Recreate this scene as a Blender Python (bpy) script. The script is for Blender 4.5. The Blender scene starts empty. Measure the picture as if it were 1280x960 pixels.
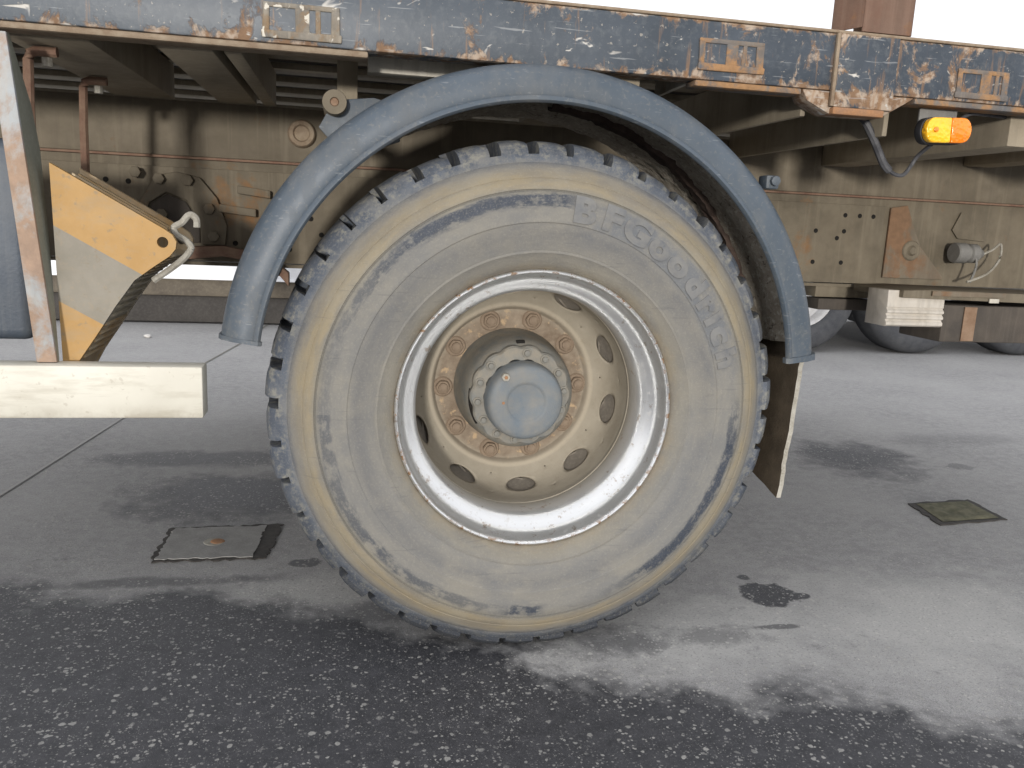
import bpy, bmesh, math, random
from mathutils import Vector, Matrix, noise as mnoise
C = bpy.context.scene.collection
S = bpy.context.scene
PI = math.pi
rnd = random.Random(7)

# ------------------------------------------------------------------ camera
CAM = Vector((-0.396, -1.6615, 0.946))
YAW, PITCH, ROLL = 0.2020, 0.1929, 0.0467
fw = Vector((math.sin(YAW) * math.cos(PITCH), math.cos(YAW) * math.cos(PITCH), -math.sin(PITCH)))
r0 = Vector((math.cos(YAW), -math.sin(YAW), 0)); u0 = r0.cross(fw)
rt = math.cos(ROLL) * r0 + math.sin(ROLL) * u0
up = -math.sin(ROLL) * r0 + math.cos(ROLL) * u0
cd = bpy.data.cameras.new('camera'); cam = bpy.data.objects.new('camera', cd); C.objects.link(cam)
cam.matrix_world = Matrix(((rt.x, up.x, -fw.x, CAM.x), (rt.y, up.y, -fw.y, CAM.y), (rt.z, up.z, -fw.z, CAM.z), (0, 0, 0, 1)))
cd.sensor_width = 36; cd.lens = 1031.4 / 1280 * 36; cd.clip_start = 0.02; cd.clip_end = 3000
S.camera = cam

# ------------------------------------------------------------------ sky, sun, exposure
SUN_EL, SUN_AZ = math.radians(3.2), math.radians(180 + 12)      # azimuth clockwise from +Y
w = bpy.data.worlds.new('World'); S.world = w; w.use_nodes = True
wt = w.node_tree; wt.nodes.clear()
sky = wt.nodes.new('ShaderNodeTexSky'); sky.sky_type = 'NISHITA'; sky.sun_disc = False
sky.sun_elevation = SUN_EL; sky.sun_rotation = SUN_AZ; sky.dust_density = 4.0; sky.air_density = 1.0; sky.ozone_density = 1.0
hs = wt.nodes.new('ShaderNodeHueSaturation'); hs.inputs['Saturation'].default_value = 0.5
bg = wt.nodes.new('ShaderNodeBackground'); bg.inputs['Strength'].default_value = 0.12
wo = wt.nodes.new('ShaderNodeOutputWorld')
wt.links.new(sky.outputs[0], hs.inputs['Color']); ov = wt.nodes.new('ShaderNodeMix'); ov.data_type = 'RGBA'; ov.inputs[0].default_value = .88     # closed pale cloud cover over the clear sky
ov.inputs[7].default_value = (4.85, 4.92, 5.15, 1); wt.links.new(hs.outputs[0], ov.inputs[6]); wt.links.new(ov.outputs[2], bg.inputs['Color']); wt.links.new(bg.outputs[0], wo.inputs['Surface'])
sl = bpy.data.lights.new('flash_sun', 'SUN'); sl.energy = 1.1; sl.angle = math.radians(4); sl.color = (1, .96, .9)  # low sun lamp standing in for the camera's flash
so = bpy.data.objects.new('flash_sun', sl); C.objects.link(so)
sd = Vector((math.sin(SUN_AZ) * math.cos(SUN_EL), math.cos(SUN_AZ) * math.cos(SUN_EL), math.sin(SUN_EL)))
so.rotation_euler = sd.to_track_quat('Z', 'Y').to_euler(); so.location = sd * 30
S.view_settings.view_transform = 'Standard'; S.view_settings.look = 'None'
S.view_settings.exposure = 1.2; S.view_settings.gamma = 1

# ------------------------------------------------------------------ object helpers
def setp(o, label=None, cat=None, group=None, kind=None):
    for k, v in (('label', label), ('category', cat), ('group', group), ('kind', kind)):
        if v: o[k] = v
    return o

def empty(name, loc, label, cat, group=None):
    o = bpy.data.objects.new(name, None); C.objects.link(o); o.location = loc; o.empty_display_size = .1
    return setp(o, label, cat, group)

class MB:
    """collects shapes in one bmesh and links them as one mesh object"""
    def __init__(s): s.bm = bmesh.new()
    def _face(s, vs):
        try: return s.bm.faces.new(vs)
        except ValueError: return None
    def prism(s, pts, a, b, axis='Y', bev=0.0, seg=2):
        """polygon extruded along an axis; pts are (X,Z) for Y, (X,Y) for Z, (Y,Z) for X"""
        def P(p, t): return {'Y': (p[0], t, p[1]), 'Z': (p[0], p[1], t), 'X': (t, p[0], p[1])}[axis]
        bm = bmesh.new()
        A = [bm.verts.new(P(p, a)) for p in pts]; B = [bm.verts.new(P(p, b)) for p in pts]
        bm.faces.new(A); bm.faces.new(B[::-1]); n = len(pts)
        for i in range(n): bm.faces.new((A[i], B[i], B[(i + 1) % n], A[(i + 1) % n]))
        bmesh.ops.recalc_face_normals(bm, faces=bm.faces)
        if bev: bmesh.ops.bevel(bm, geom=list(bm.edges), offset=bev, segments=seg, profile=.5, affect='EDGES', clamp_overlap=True)
        s.merge(bm); return s
    def box(s, x0, x1, y0, y1, z0, z1, bev=0.0, seg=2):
        return s.prism([(x0, z0), (x1, z0), (x1, z1), (x0, z1)], y0, y1, 'Y', bev, seg)
    def merge(s, bm):
        m = bpy.data.meshes.new('tmp'); bm.to_mesh(m); bm.free(); s.bm.from_mesh(m); bpy.data.meshes.remove(m)
    def tube(s, pts, r, seg=10, smooth_n=0):
        pts = [Vector(p) for p in pts]
        if smooth_n:
            out = []
            for i in range(len(pts) - 1):
                p0, p1, p2, p3 = pts[max(i - 1, 0)], pts[i], pts[i + 1], pts[min(i + 2, len(pts) - 1)]
                for k in range(smooth_n):
                    t = k / smooth_n
                    out.append(.5 * ((2 * p1) + (p2 - p0) * t + (2 * p0 - 5 * p1 + 4 * p2 - p3) * t * t + (3 * p1 - p0 - 3 * p2 + p3) * t ** 3))
            pts = out + [pts[-1]]
        rings = []; ref = Vector((0.31, .2, .93)).normalized()
        for i, p in enumerate(pts):
            d = (pts[min(i + 1, len(pts) - 1)] - pts[max(i - 1, 0)]).normalized()
            a = d.cross(ref)
            if a.length < 1e-3: a = d.cross(Vector((1, 0, 0)))
            a.normalize(); b = d.cross(a).normalized(); ref = b.cross(d) if False else ref
            rr = r[i] if isinstance(r, (list, tuple)) else r
            rings.append([s.bm.verts.new(p + rr * (math.cos(2 * PI * k / seg) * a + math.sin(2 * PI * k / seg) * b)) for k in range(seg)])
        for A, B in zip(rings, rings[1:]):
            for k in range(seg): s._face((A[k], A[(k + 1) % seg], B[(k + 1) % seg], B[k]))
        s._face(rings[0][::-1]); s._face(rings[-1])
        return s
    def lathe(s, prof, n=64, cx=0, cz=0, a0=0, a1=360, close_prof=False, caps=False, cy=0, axis='Y'):
        """profile of (radius, along axis) swept round an axis through (cx,cz)"""
        full = abs(a1 - a0) >= 359.9
        rings = []
        for i in range(n if full else n + 1):
            t = math.radians(a0 + (a1 - a0) * i / n)
            ring = []
            for (r, y) in prof:
                if axis == 'Y': co = (cx + r * math.cos(t), cy + y, cz + r * math.sin(t))
                elif axis == 'X': co = (cx + y, cy + r * math.cos(t), cz + r * math.sin(t))
                else: co = (cx + r * math.cos(t), cy + r * math.sin(t), cz + y)
                ring.append(s.bm.verts.new(co))
            rings.append(ring)
        m = len(prof); R = rings + ([rings[0]] if full else [])
        for A, B in zip(R, R[1:]):
            for j in range(m if close_prof else m - 1):
                k = (j + 1) % m
                s._face((A[j], A[k], B[k], B[j]))
        if caps and not full: s._face(rings[0]); s._face(rings[-1][::-1])
        bmesh.ops.remove_doubles(s.bm, verts=s.bm.verts, dist=1e-6)
        return s
    def disc_y(s, x, z, r, y0, y1, seg=12, bev=0):
        return s.prism([(x + r * math.cos(2 * PI * k / seg), z + r * math.sin(2 * PI * k / seg)) for k in range(seg)], y0, y1, 'Y', bev)
    def build(s, name, mat, parent=None, loc=None, smooth=35, label=None, recalc=True):
        if recalc: bmesh.ops.recalc_face_normals(s.bm, faces=s.bm.faces)
        me = bpy.data.meshes.new(name); s.bm.to_mesh(me); s.bm.free()
        if smooth:
            me.polygons.foreach_set('use_smooth', [True] * len(me.polygons)); me.set_sharp_from_angle(angle=math.radians(smooth))
        o = bpy.data.objects.new(name, me); C.objects.link(o)
        if mat: me.materials.append(mat)
        if parent: o.parent = parent
        if loc: o.location = loc
        if label: o['label'] = label
        return o

def dup(o, parent=None, loc=None, rot=None):
    c = o.copy(); C.objects.link(c)
    if parent: c.parent = parent
    if loc is not None: c.location = loc
    if rot is not None: c.rotation_euler = rot
    for ch in [k for k in S.objects if k.parent == o]: dup(ch, c)
    return c

# ------------------------------------------------------------------ material helpers
def lin(r, g, b):
    return tuple(((c / 255) / 12.92 if c / 255 <= .04045 else ((c / 255 + .055) / 1.055) ** 2.4) for c in (r, g, b)) + (1,)

class NT:
    def __init__(s, name):
        s.m = bpy.data.materials.new(name); s.m.use_nodes = True; s.t = s.m.node_tree
        s.b = s.t.nodes['Principled BSDF']; s.tc = s.n('ShaderNodeTexCoord'); s.O = s.tc.outputs['Object']
    def n(s, t): return s.t.nodes.new(t)
    def l(s, a, b): s.t.links.new(a, b)
    def put(s, sock, v):
        if hasattr(v, 'links') or hasattr(v, 'is_output'): s.l(v, sock)
        else:
            if sock.type == 'RGBA' and not hasattr(v, '__len__'): v = (v, v, v, 1)
            if sock.type == 'RGBA' and len(v) == 3: v = tuple(v) + (1,)
            sock.default_value = v
    def map(s, sc=(1, 1, 1), loc=(0, 0, 0), rot=(0, 0, 0), v=None):
        m = s.n('ShaderNodeMapping'); m.inputs['Scale'].default_value = sc; m.inputs['Location'].default_value = loc; m.inputs['Rotation'].default_value = rot
        s.l(v or s.O, m.inputs['Vector']); return m.outputs[0]
    def noise(s, scale, detail=4, rough=.55, v=None, dist=0, col=False):
        q = s.n('ShaderNodeTexNoise'); q.inputs['Scale'].default_value = scale; q.inputs['Detail'].default_value = detail
        q.inputs['Roughness'].default_value = rough; q.inputs['Distortion'].default_value = dist
        s.l(v or s.O, q.inputs['Vector']); return q.outputs['Color' if col else 'Fac']
    def vor(s, scale, v=None, feat='F1', rand=1):
        q = s.n('ShaderNodeTexVoronoi'); q.feature = feat; q.inputs['Scale'].default_value = scale; q.inputs['Randomness'].default_value = rand
        s.l(v or s.O, q.inputs['Vector']); return q
    def ramp(s, f, stops, interp='LINEAR'):
        q = s.n('ShaderNodeValToRGB'); q.color_ramp.interpolation = interp
        e = q.color_ramp.elements
        while len(e) > 1: e.remove(e[-1])
        for i, (p, c) in enumerate(stops):
            k = e[0] if i == 0 else e.new(p)
            k.position = p; k.color = (c, c, c, 1) if not hasattr(c, '__len__') else (tuple(c) + (1,))[:4]
        s.l(f, q.inputs[0]); return q.outputs[0]
    def th(s, f, a, b): return s.ramp(f, [(min(a, b), 0 if a < b else 1), (max(a, b), 1 if a < b else 0)])
    def mth(s, op, a, b=0, c=0, clamp=False):
        q = s.n('ShaderNodeMath'); q.operation = op; q.use_clamp = clamp
        for i, v in enumerate((a, b, c)):
            if hasattr(v, 'links'): s.l(v, q.inputs[i])
            else: q.inputs[i].default_value = v
        return q.outputs[0]
    def mul(s, *a):
        o = a[0]
        for x in a[1:]: o = s.mth('MULTIPLY', o, x)
        return o
    def mx(s, a, b): return s.mth('MAXIMUM', a, b)
    def inv(s, a): return s.mth('SUBTRACT', 1, a, clamp=True)
    def mix(s, f, a, b):
        q = s.n('ShaderNodeMix'); q.data_type = 'RGBA'
        s.put(q.inputs[0], f); s.put(q.inputs[6], a); s.put(q.inputs[7], b); return q.outputs[2]
    def xyz(s, v=None):
        q = s.n('ShaderNodeSeparateXYZ'); s.l(v or s.O, q.inputs[0]); return q.outputs
    def bump(s, h, strength=.3, dist=.002, prev=None):
        q = s.n('ShaderNodeBump'); q.inputs['Strength'].default_value = strength; q.inputs['Distance'].default_value = dist
        s.l(h, q.inputs['Height'])
        if prev: s.l(prev, q.inputs['Normal'])
        return q.outputs[0]
    def out(s, col, rough=.7, metal=0.0, normal=None, spec=.5):
        s.put(s.b.inputs['Base Color'], col); s.put(s.b.inputs['Roughness'], rough); s.put(s.b.inputs['Metallic'], metal)
        s.b.inputs['Specular IOR Level'].default_value = spec
        if normal: s.l(normal, s.b.inputs['Normal'])
        return s.m

def m_simple(name, col, col2=None, sc=12, rough=.7, metal=0, bs=.25, spec=.4):
    t = NT(name); n1 = t.noise(sc, 6, .62); n2 = t.noise(sc * 9, 4, .6)
    c = t.mix(t.th(n1, .35, .65), col, col2 or tuple(x * .7 for x in col[:3]))
    c = t.mix(t.mul(t.th(n2, .45, .75), .35), c, tuple(min(1, x * 1.5 + .02) for x in col[:3]))
    return t.out(c, rough, metal, t.bump(n2, bs, .0015), spec)

def m_painted(name, base, base2, dust, rust, dust_amt=.5, rust_lo=.62, sc=6, rough=.5, chips=None, edge=None, streak=True):
    """paint with dust film, rust blotches, streaks down the face and chips"""
    t = NT(name)
    c = t.mix(t.th(t.noise(sc, 5, .6), .35, .7), base, base2)
    dn = t.noise(sc * 1.7, 7, .65, t.map(loc=(3.1, 2, 5)))
    c = t.mix(t.mul(t.th(dn, .36, .64), dust_amt), c, dust)
    c = t.mix(t.mul(t.th(t.noise(sc * .45, 6, .65, t.map(loc=(6, 2, 8))), .50, .62), .45 if streak else .15), c, tuple(x * .62 for x in base[:3]))
    if streak:
        st = t.noise(1, 5, .6, t.map((sc * 4, sc * 4, sc * .45)))
        c = t.mix(t.mul(t.th(st, .50, .62), dust_amt * .6), c, tuple(x * .55 for x in dust[:3]))
        st2 = t.noise(1, 4, .6, t.map((sc * 7, sc * 7, sc * .3), loc=(5, 5, 5)))
        c = t.mix(t.mul(t.th(st2, .54, .64), dust_amt * .4), c, tuple(min(1, x * 1.25) for x in dust[:3]))
    rn = t.noise(sc * .8, 8, .7, t.map(loc=(9, 4, 1)), .3)
    rm = t.th(rn, rust_lo, rust_lo + .09)
    rc = t.mix(t.noise(sc * 9, 5, .6), tuple(x * .55 for x in rust[:3]), tuple(min(1, x * 1.35) for x in rust[:3]))
    c = t.mix(t.mul(rm, .85), c, rc)
    h = t.noise(sc * 22, 5, .65)
    if chips:
        cn = t.noise(sc * 2.2, 3, .5, t.map((1, 1, .8), loc=(1, 7, 3)), .8)
        c = t.mix(t.th(cn, .60, .63), c, chips)
    return t.out(c, t.mth('ADD', rough, t.mul(rm, .3)), 0, t.bump(t.mth('ADD', h, t.mul(rn, .8)), .25, .003), .4)

# ------------------------------------------------------------------ materials
def mat_asphalt():
    t = NT('asphalt'); X, Y, Z = t.xyz()
    fine = t.noise(420, 3, .7); mid = t.noise(26, 6, .65); big = t.noise(1.6, 5, .6)
    # dry dusty surface against wet dark surface, boundary wanders across the bay
    wob = t.mth('MULTIPLY', t.mth('SUBTRACT', t.noise(3.2, 7, .62), .5), .62)
    wob = t.mth('ADD', wob, t.mul(t.mth('SUBTRACT', t.noise(14, 5, .65), .5), .16))
    bx = t.mth('MULTIPLY_ADD', X, 1 / 3.0, .5)            # X -1.5 .. 1.5
    BP = [(-1.5, .44), (-1.2, .41), (-.45, .27), (-.1, .06), (.06, -.06), (.26, -.17), (.56, -.235), (.83, -.36), (1.0, -.52), (1.3, -.75)]
    yb = t.mth('ADD', t.ramp(bx, [((x + 1.5) / 3, y + .8) for x, y in BP]), -.8)
    d = t.mth('SUBTRACT', t.mth('ADD', Y, wob), yb)
    front = t.ramp(t.mth('MULTIPLY_ADD', d, 2.2, .5), [(.40, 1), (.52, .55), (.62, .12), (.78, 0)])
    wet = front
    def spot(cx, cy, rx, ry, amt, soft=.35, wob_s=8, wob_a=.5):
        nonlocal wet
        dx = t.mth('DIVIDE', t.mth('SUBTRACT', X, cx), rx); dy = t.mth('DIVIDE', t.mth('SUBTRACT', Y, cy), ry)
        rr = t.mth('SQRT', t.mth('ADD', t.mul(dx, dx), t.mul(dy, dy)))
        rr = t.mth('ADD', rr, t.mul(t.mth('SUBTRACT', t.noise(wob_s, 6, .65, t.map(loc=(cx * 3, cy * 5, 0))), .5), wob_a * 4))
        f = t.ramp(t.mth('MULTIPLY', rr, .5), [(.5 * (1 - soft), amt), (.5 * (1 + soft * .3), 0)])
        wet = t.mx(wet, f)
    spot(-.72, 1.13, .42, .24, 1.0, .4, 6, .5)
    spot(-.95, 1.56, .40, .12, .8, .5, 6, .5)
    spot(1.80, 1.48, .28, .30, .95, .5, 6, .5)
    spot(2.6, 1.75, .5, .12, .3, .6, 4, .5)
    spot(.72, .22, .085, .075, 1.0, .12, 16, .38)
    spot(.80, .205, .03, .02, 1, .2, 20, .3)
    spot(.70, .335, .02, .018, .9, .2, 20, .3)
    spot(.65, .05, .07, .014, .7, .3, 20, .4)
    spot(-.50, .54, .045, .03, .8, .2, 20, .4)
    spot(.22, .02, .16, .07, .62, .5, 12, .7)
    spot(.45, .02, .14, .05, .45, .5, 14, .8)
    spot(-.3, .22, .28, .07, .6, .5, 10, .6)
    spot(-.9, .45, .35, .035, .65, .5, 9, .6)
    spot(2.21, 1.33, .06, .05, .5, .2, 16, .4)
    blot = t.mul(t.th(t.noise(9, 6, .7, t.map(loc=(4, 9, 0))), .60, .72), t.ramp(d, [(.0, .9), (.35, .45), (.6, .1), (.9, 0)]))
    wet = t.mx(wet, blot)
    dry = t.mix(t.th(big, .35, .7), (.31, .305, .300), (.42, .412, .40))
    dry = t.mix(t.mul(t.th(mid, .42, .60), .5), dry, (.48, .475, .465))
    dry = t.mix(t.mul(t.th(fine, .42, .62), .6), dry, (.17, .17, .18))
    wc = t.mix(t.th(mid, .35, .7), (.040, .041, .046), (.070, .070, .077))
    wc = t.mix(t.mul(t.th(fine, .5, .75), .5), wc, (.020, .020, .024))
    pale = None
    for cx, cy, rx, ry in ((.42, .06, .50, .20), (-.42, .36, .30, .10), (1.1, .05, .5, .3)):
        dx = t.mth('DIVIDE', t.mth('SUBTRACT', X, cx), rx); dy = t.mth('DIVIDE', t.mth('SUBTRACT', Y, cy), ry)
        rr = t.mth('ADD', t.mth('SQRT', t.mth('ADD', t.mul(dx, dx), t.mul(dy, dy))), t.mul(t.mth('SUBTRACT', t.noise(7, 6, .65, t.map(loc=(cx, cy, 3))), .5), 2.0))
        f = t.ramp(t.mth('MULTIPLY', rr, .5), [(.15, .75), (.6, 0)]); pale = f if pale is None else t.mx(pale, f)
    dry = t.mix(pale, dry, t.mix(fine, (.40, .395, .38), (.60, .59, .565)))          # dried-out dusty film
    grit = t.noise(150, 4, .7)
    dry = t.mix(t.mul(t.th(grit, .54, .64), .5), dry, (.14, .14, .14)); wc = t.mix(t.mul(t.th(grit, .55, .66), .5), wc, (.13, .13, .135))
    c = t.mix(wet, dry, wc)
    # pale aggregate showing through
    vd = t.n('ShaderNodeVectorMath'); vd.operation = 'ADD'
    t.l(t.mapscaled(.006) if False else t.O, vd.inputs[0])
    nz = t.n('ShaderNodeVectorMath'); nz.operation = 'SCALE'; nz.inputs[3].default_value = .010
    t.l(t.noise(90, 3, .6, col=True), nz.inputs[0]); t.l(nz.outputs[0], vd.inputs[1])
    hsum = None
    for sc, keep, rad, amt in ((58, .55, .40, .95), (105, .45, .44, .9), (34, .80, .24, .6), (210, .45, .5, .5)):
        v = t.vor(sc, vd.outputs[0])
        ks = t.n('ShaderNodeSeparateColor'); t.l(v.outputs['Color'], ks.inputs[0])
        pick = t.mth('GREATER_THAN', ks.outputs[0], keep)
        sz = t.mth('MULTIPLY', ks.outputs[1], rad)
        m = t.mul(pick, t.ramp(t.mth('DIVIDE', v.outputs['Distance'], t.mth('MAXIMUM', sz, .05)), [(.75, 1), (1, 0)]))
        pc = t.mix(ks.outputs[2], (.28, .275, .26), (.53, .515, .48))
        pc = t.mix(t.mul(wet, .25), pc, (.2, .2, .2))
        pc = t.mix(t.mul(pale, .5), pc, (.78, .77, .73))
        worn = t.th(t.noise(5, 4, .6, t.map(loc=(sc, 1, 2))), .32, .52)
        c = t.mix(t.mul(m, amt, worn), c, pc)
        hsum = m if hsum is None else t.mth('ADD', hsum, m)
    rough = t.mth('SUBTRACT', .92, t.mul(wet, .42))
    nb = t.bump(t.mth('ADD', t.mul(fine, .6), t.mul(mid, .5)), .5, .004)
    nb = t.bump(hsum, .4, .0015, nb)
    return t.out(c, rough, 0, nb, .35)

def mat_tyre():
    t = NT('dirty_tyre_rubber'); X, Y, Z = t.xyz()
    r = t.mth('SQRT', t.mth('ADD', t.mul(X, X), t.mul(Z, Z)))
    ang = t.mth('MULTIPLY_ADD', t.mth('ARCTAN2', Z, X), 1 / (2 * PI), .5)     # 0..1, .5 = +X, rises anticlockwise
    # coordinates wrapped round the wheel: smear noise runs along the tread direction
    cv = t.n('ShaderNodeCombineXYZ'); nx = t.mth('DIVIDE', X, r); nz = t.mth('DIVIDE', Z, r)
    t.l(t.mul(nx, 1.0), cv.inputs[0]); t.l(t.mul(nz, 1.0), cv.inputs[2]); t.l(t.mul(r, 9), cv.inputs[1])
    smear = t.noise(4, 7, .65, cv.outputs[0]); smear2 = t.noise(11, 6, .65, cv.outputs[0])
    n = t.noise(9, 7, .65); nf = t.noise(70, 5, .6); ng = t.noise(260, 3, .6)
    rp = t.mth('ADD', r, t.mul(t.mth('SUBTRACT', n, .5), .022)); rp = t.mth('ADD', rp, t.mul(t.mth('SUBTRACT', smear2, .5), .022))
    u = t.mth('DIVIDE', t.mth('SUBTRACT', rp, .29), .29)          # .29..0.58 -> 0..1
    P = lambda R: (R - .29) / .29
    grey, grey2, warm = (.205, .197, .178), (.155, .152, .146), (.208, .192, .158)
    tan, blue, dark = (.262, .22, .148), (.115, .13, .155), (.030, .036, .048)
    c = t.ramp(u, [(P(.298), (.24, .20, .14)), (P(.315), warm), (P(.345), grey), (P(.375), grey2), (P(.40), grey), (P(.435), grey),
                   (P(.456), warm), (P(.468), tan), (P(.488), tan), (P(.502), (.22, .2, .165)), (P(.520), blue), (P(.548), blue), (P(.57), (.12, .12, .12))])
    c = t.mix(t.mul(t.th(smear, .44, .60), .32), c, (.125, .130, .138))
    c = t.mix(t.mul(t.th(n, .48, .62), .35), c, (.265, .245, .20))
    c = t.mix(t.mul(t.th(t.noise(3.2, 6, .65, t.map(loc=(7, 1, 4))), .50, .66), .22), c, (.15, .16, .175))
    # rubbed dark ring at the sidewall rib, present only on some arcs
    ring = t.ramp(rp, [(.424, 0), (.431, 1), (.449, 1), (.455, 0)])
    arc = t.ramp(ang, [(0.0, .75), (.05, .72), (.12, .85), (.20, .72), (.228, .5), (.236, 1), (.256, 1), (.262, .35), (.30, .25), (.325, .6), (.36, 1.0), (.46, 1.0), (.50, .75),
                       (.52, .25), (.56, .18), (.70, .18), (.728, .55), (.74, .95), (.83, .95), (.88, .85), (.94, .6), (1.0, .5)])
    rn = t.th(t.mth('ADD', t.mul(t.noise(26, 6, .65), .6), t.mul(smear2, .4)), .42, .52)
    rm = t.mul(ring, t.mth('MINIMUM', t.mth('ADD', t.mul(rn, arc), t.mul(t.mth('GREATER_THAN', arc, .9), .35)), 1), t.mth('MINIMUM', t.mul(arc, 1.15), 1))
    c = t.mix(rm, c, t.mix(nf, dark, (.07, .08, .1)))
    # thin dark line on the rib
    ln = t.ramp(r, [(.4545, 0), (.456, 1), (.4575, 1), (.459, 0)])
    c = t.mix(t.mul(ln, .55), c, (.09, .09, .085))
    # lettering zone rubbed bluish
    lz = t.mul(t.ramp(rp, [(.388, 0), (.398, 1), (.448, 1), (.456, 0)]), t.ramp(ang, [(.53, 0), (.545, .8), (.70, .8), (.735, 0)]))
    c = t.mix(t.mul(lz, t.th(t.noise(18, 6, .65), .40, .56), .85), c, (.115, .128, .148))
    # tread blocks: dark rubber, dust on the edges; inner face is plain dark
    sh = t.ramp(rp, [(.505, 0), (.530, 1)])
    c = t.mix(t.mul(sh, t.th(t.noise(24, 6, .65), .40, .56), .9), c, (.075, .088, .112))
    c = t.mix(t.mul(sh, t.th(t.noise(40, 6, .7, t.map(loc=(3, 3, 3))), .50, .62), .7), c, (.27, .26, .22))
    low = t.ramp(Z, [(.30, 1), (.62, 0)])                            # tread blocks get darker towards the bottom
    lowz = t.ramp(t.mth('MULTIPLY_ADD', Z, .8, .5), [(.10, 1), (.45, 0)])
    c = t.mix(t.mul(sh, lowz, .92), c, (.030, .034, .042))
    c = t.mix(t.mul(t.th(ng, .52, .72), .25), c, (.33, .31, .26))
    # scratches
    scn = t.noise(1, 3, .5, t.map((14, 14, 170), rot=(0, .5, 0)))
    c = t.mix(t.mul(t.th(scn, .66, .70), .22), c, (.09, .09, .095))
    hgt = t.mth('ADD', t.mul(nf, .6), t.mul(n, .5))
    return t.out(c, t.mth('SUBTRACT', .86, t.mul(rm, .25)), 0, t.bump(t.mth('ADD', hgt, t.mul(smear2, .4)), .45, .004), .3)

def mat_letter():
    t = NT('raised_tyre_lettering'); n = t.noise(30, 6, .65); n2 = t.noise(12, 5, .6)
    c = t.mix(t.th(n, .35, .62), (.115, .122, .134), (.19, .184, .17))
    c = t.mix(t.mul(t.th(n2, .42, .66), .8), c, (.20, .20, .195))
    return t.out(c, .75, 0, t.bump(n, .3, .002), .3)

def mat_rim():
    t = NT('silver_rim_paint'); X, Y, Z = t.xyz()
    n = t.noise(14, 7, .65); nf = t.noise(90, 5, .65)
    r = t.mth('SQRT', t.mth('ADD', t.mul(X, X), t.mul(Z, Z)))
    dust = t.ramp(t.mth('ADD', Y, t.mul(t.mth('SUBTRACT', n, .5), .07)), [(.012, .03), (.06, .10), (.09, .55), (.14, .95)])
    dust = t.mx(dust, t.mul(t.th(nf, .54, .66), .30))
    c = t.mix(dust, t.mix(n, (.68, .69, .70), (.82, .83, .83)), t.mix(n, (.29, .255, .195), (.37, .335, .27)))
    rn = t.th(t.noise(55, 5, .7), .53, .60)
    edge = t.mul(t.ramp(r, [(.290, 0), (.2945, 1)]), rn)
    c = t.mix(edge, c, t.mix(nf, (.13, .06, .025), (.30, .17, .07)))
    c = t.mix(t.mul(t.th(t.noise(38, 6, .7, t.map(loc=(2, 2, 2))), .60, .66), .6), c, (.26, .17, .09))
    d2 = t.mx(dust, edge)
    return t.out(c, t.mth('MULTIPLY_ADD', d2, .5, .27), t.mth('MULTIPLY_ADD', d2, -.85, .85), t.bump(t.mth('ADD', nf, n), .12, .002), .5)

def mat_disc():
    t = NT('dusty_wheel_disc'); X, Y, Z = t.xyz()
    n = t.noise(10, 7, .65); nf = t.noise(60, 6, .65)
    r = t.mth('SQRT', t.mth('ADD', t.mul(X, X), t.mul(Z, Z)))
    c = t.mix(t.th(n, .3, .7), (.285, .252, .195), (.365, .327, .262))
    rp = t.mth('ADD', r, t.mul(t.mth('SUBTRACT', nf, .5), .02))
    ring = t.ramp(rp, [(.13, 1), (.176, .9), (.194, .10), (.204, 0)])
    rc = t.mix(t.th(t.noise(22, 7, .7), .35, .68), (.175, .130, .092), (.33, .27, .205))
    rc = t.mix(t.th(t.noise(34, 5, .65, t.map(loc=(5, 5, 5))), .565, .64), rc, (.47, .34, .21))
    c = t.mix(ring, c, rc)
    lip = t.ramp(r, [(.190, 0), (.196, 1), (.201, 1), (.207, 0)])
    c = t.mix(t.mul(lip, .55), c, (.46, .40, .31))
    c = t.mix(t.mul(t.th(nf, .56, .72), .25), c, (.22, .17, .12))
    return t.out(c, .85, 0, t.bump(t.mth('ADD', nf, n), .3, .003), .25)

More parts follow.
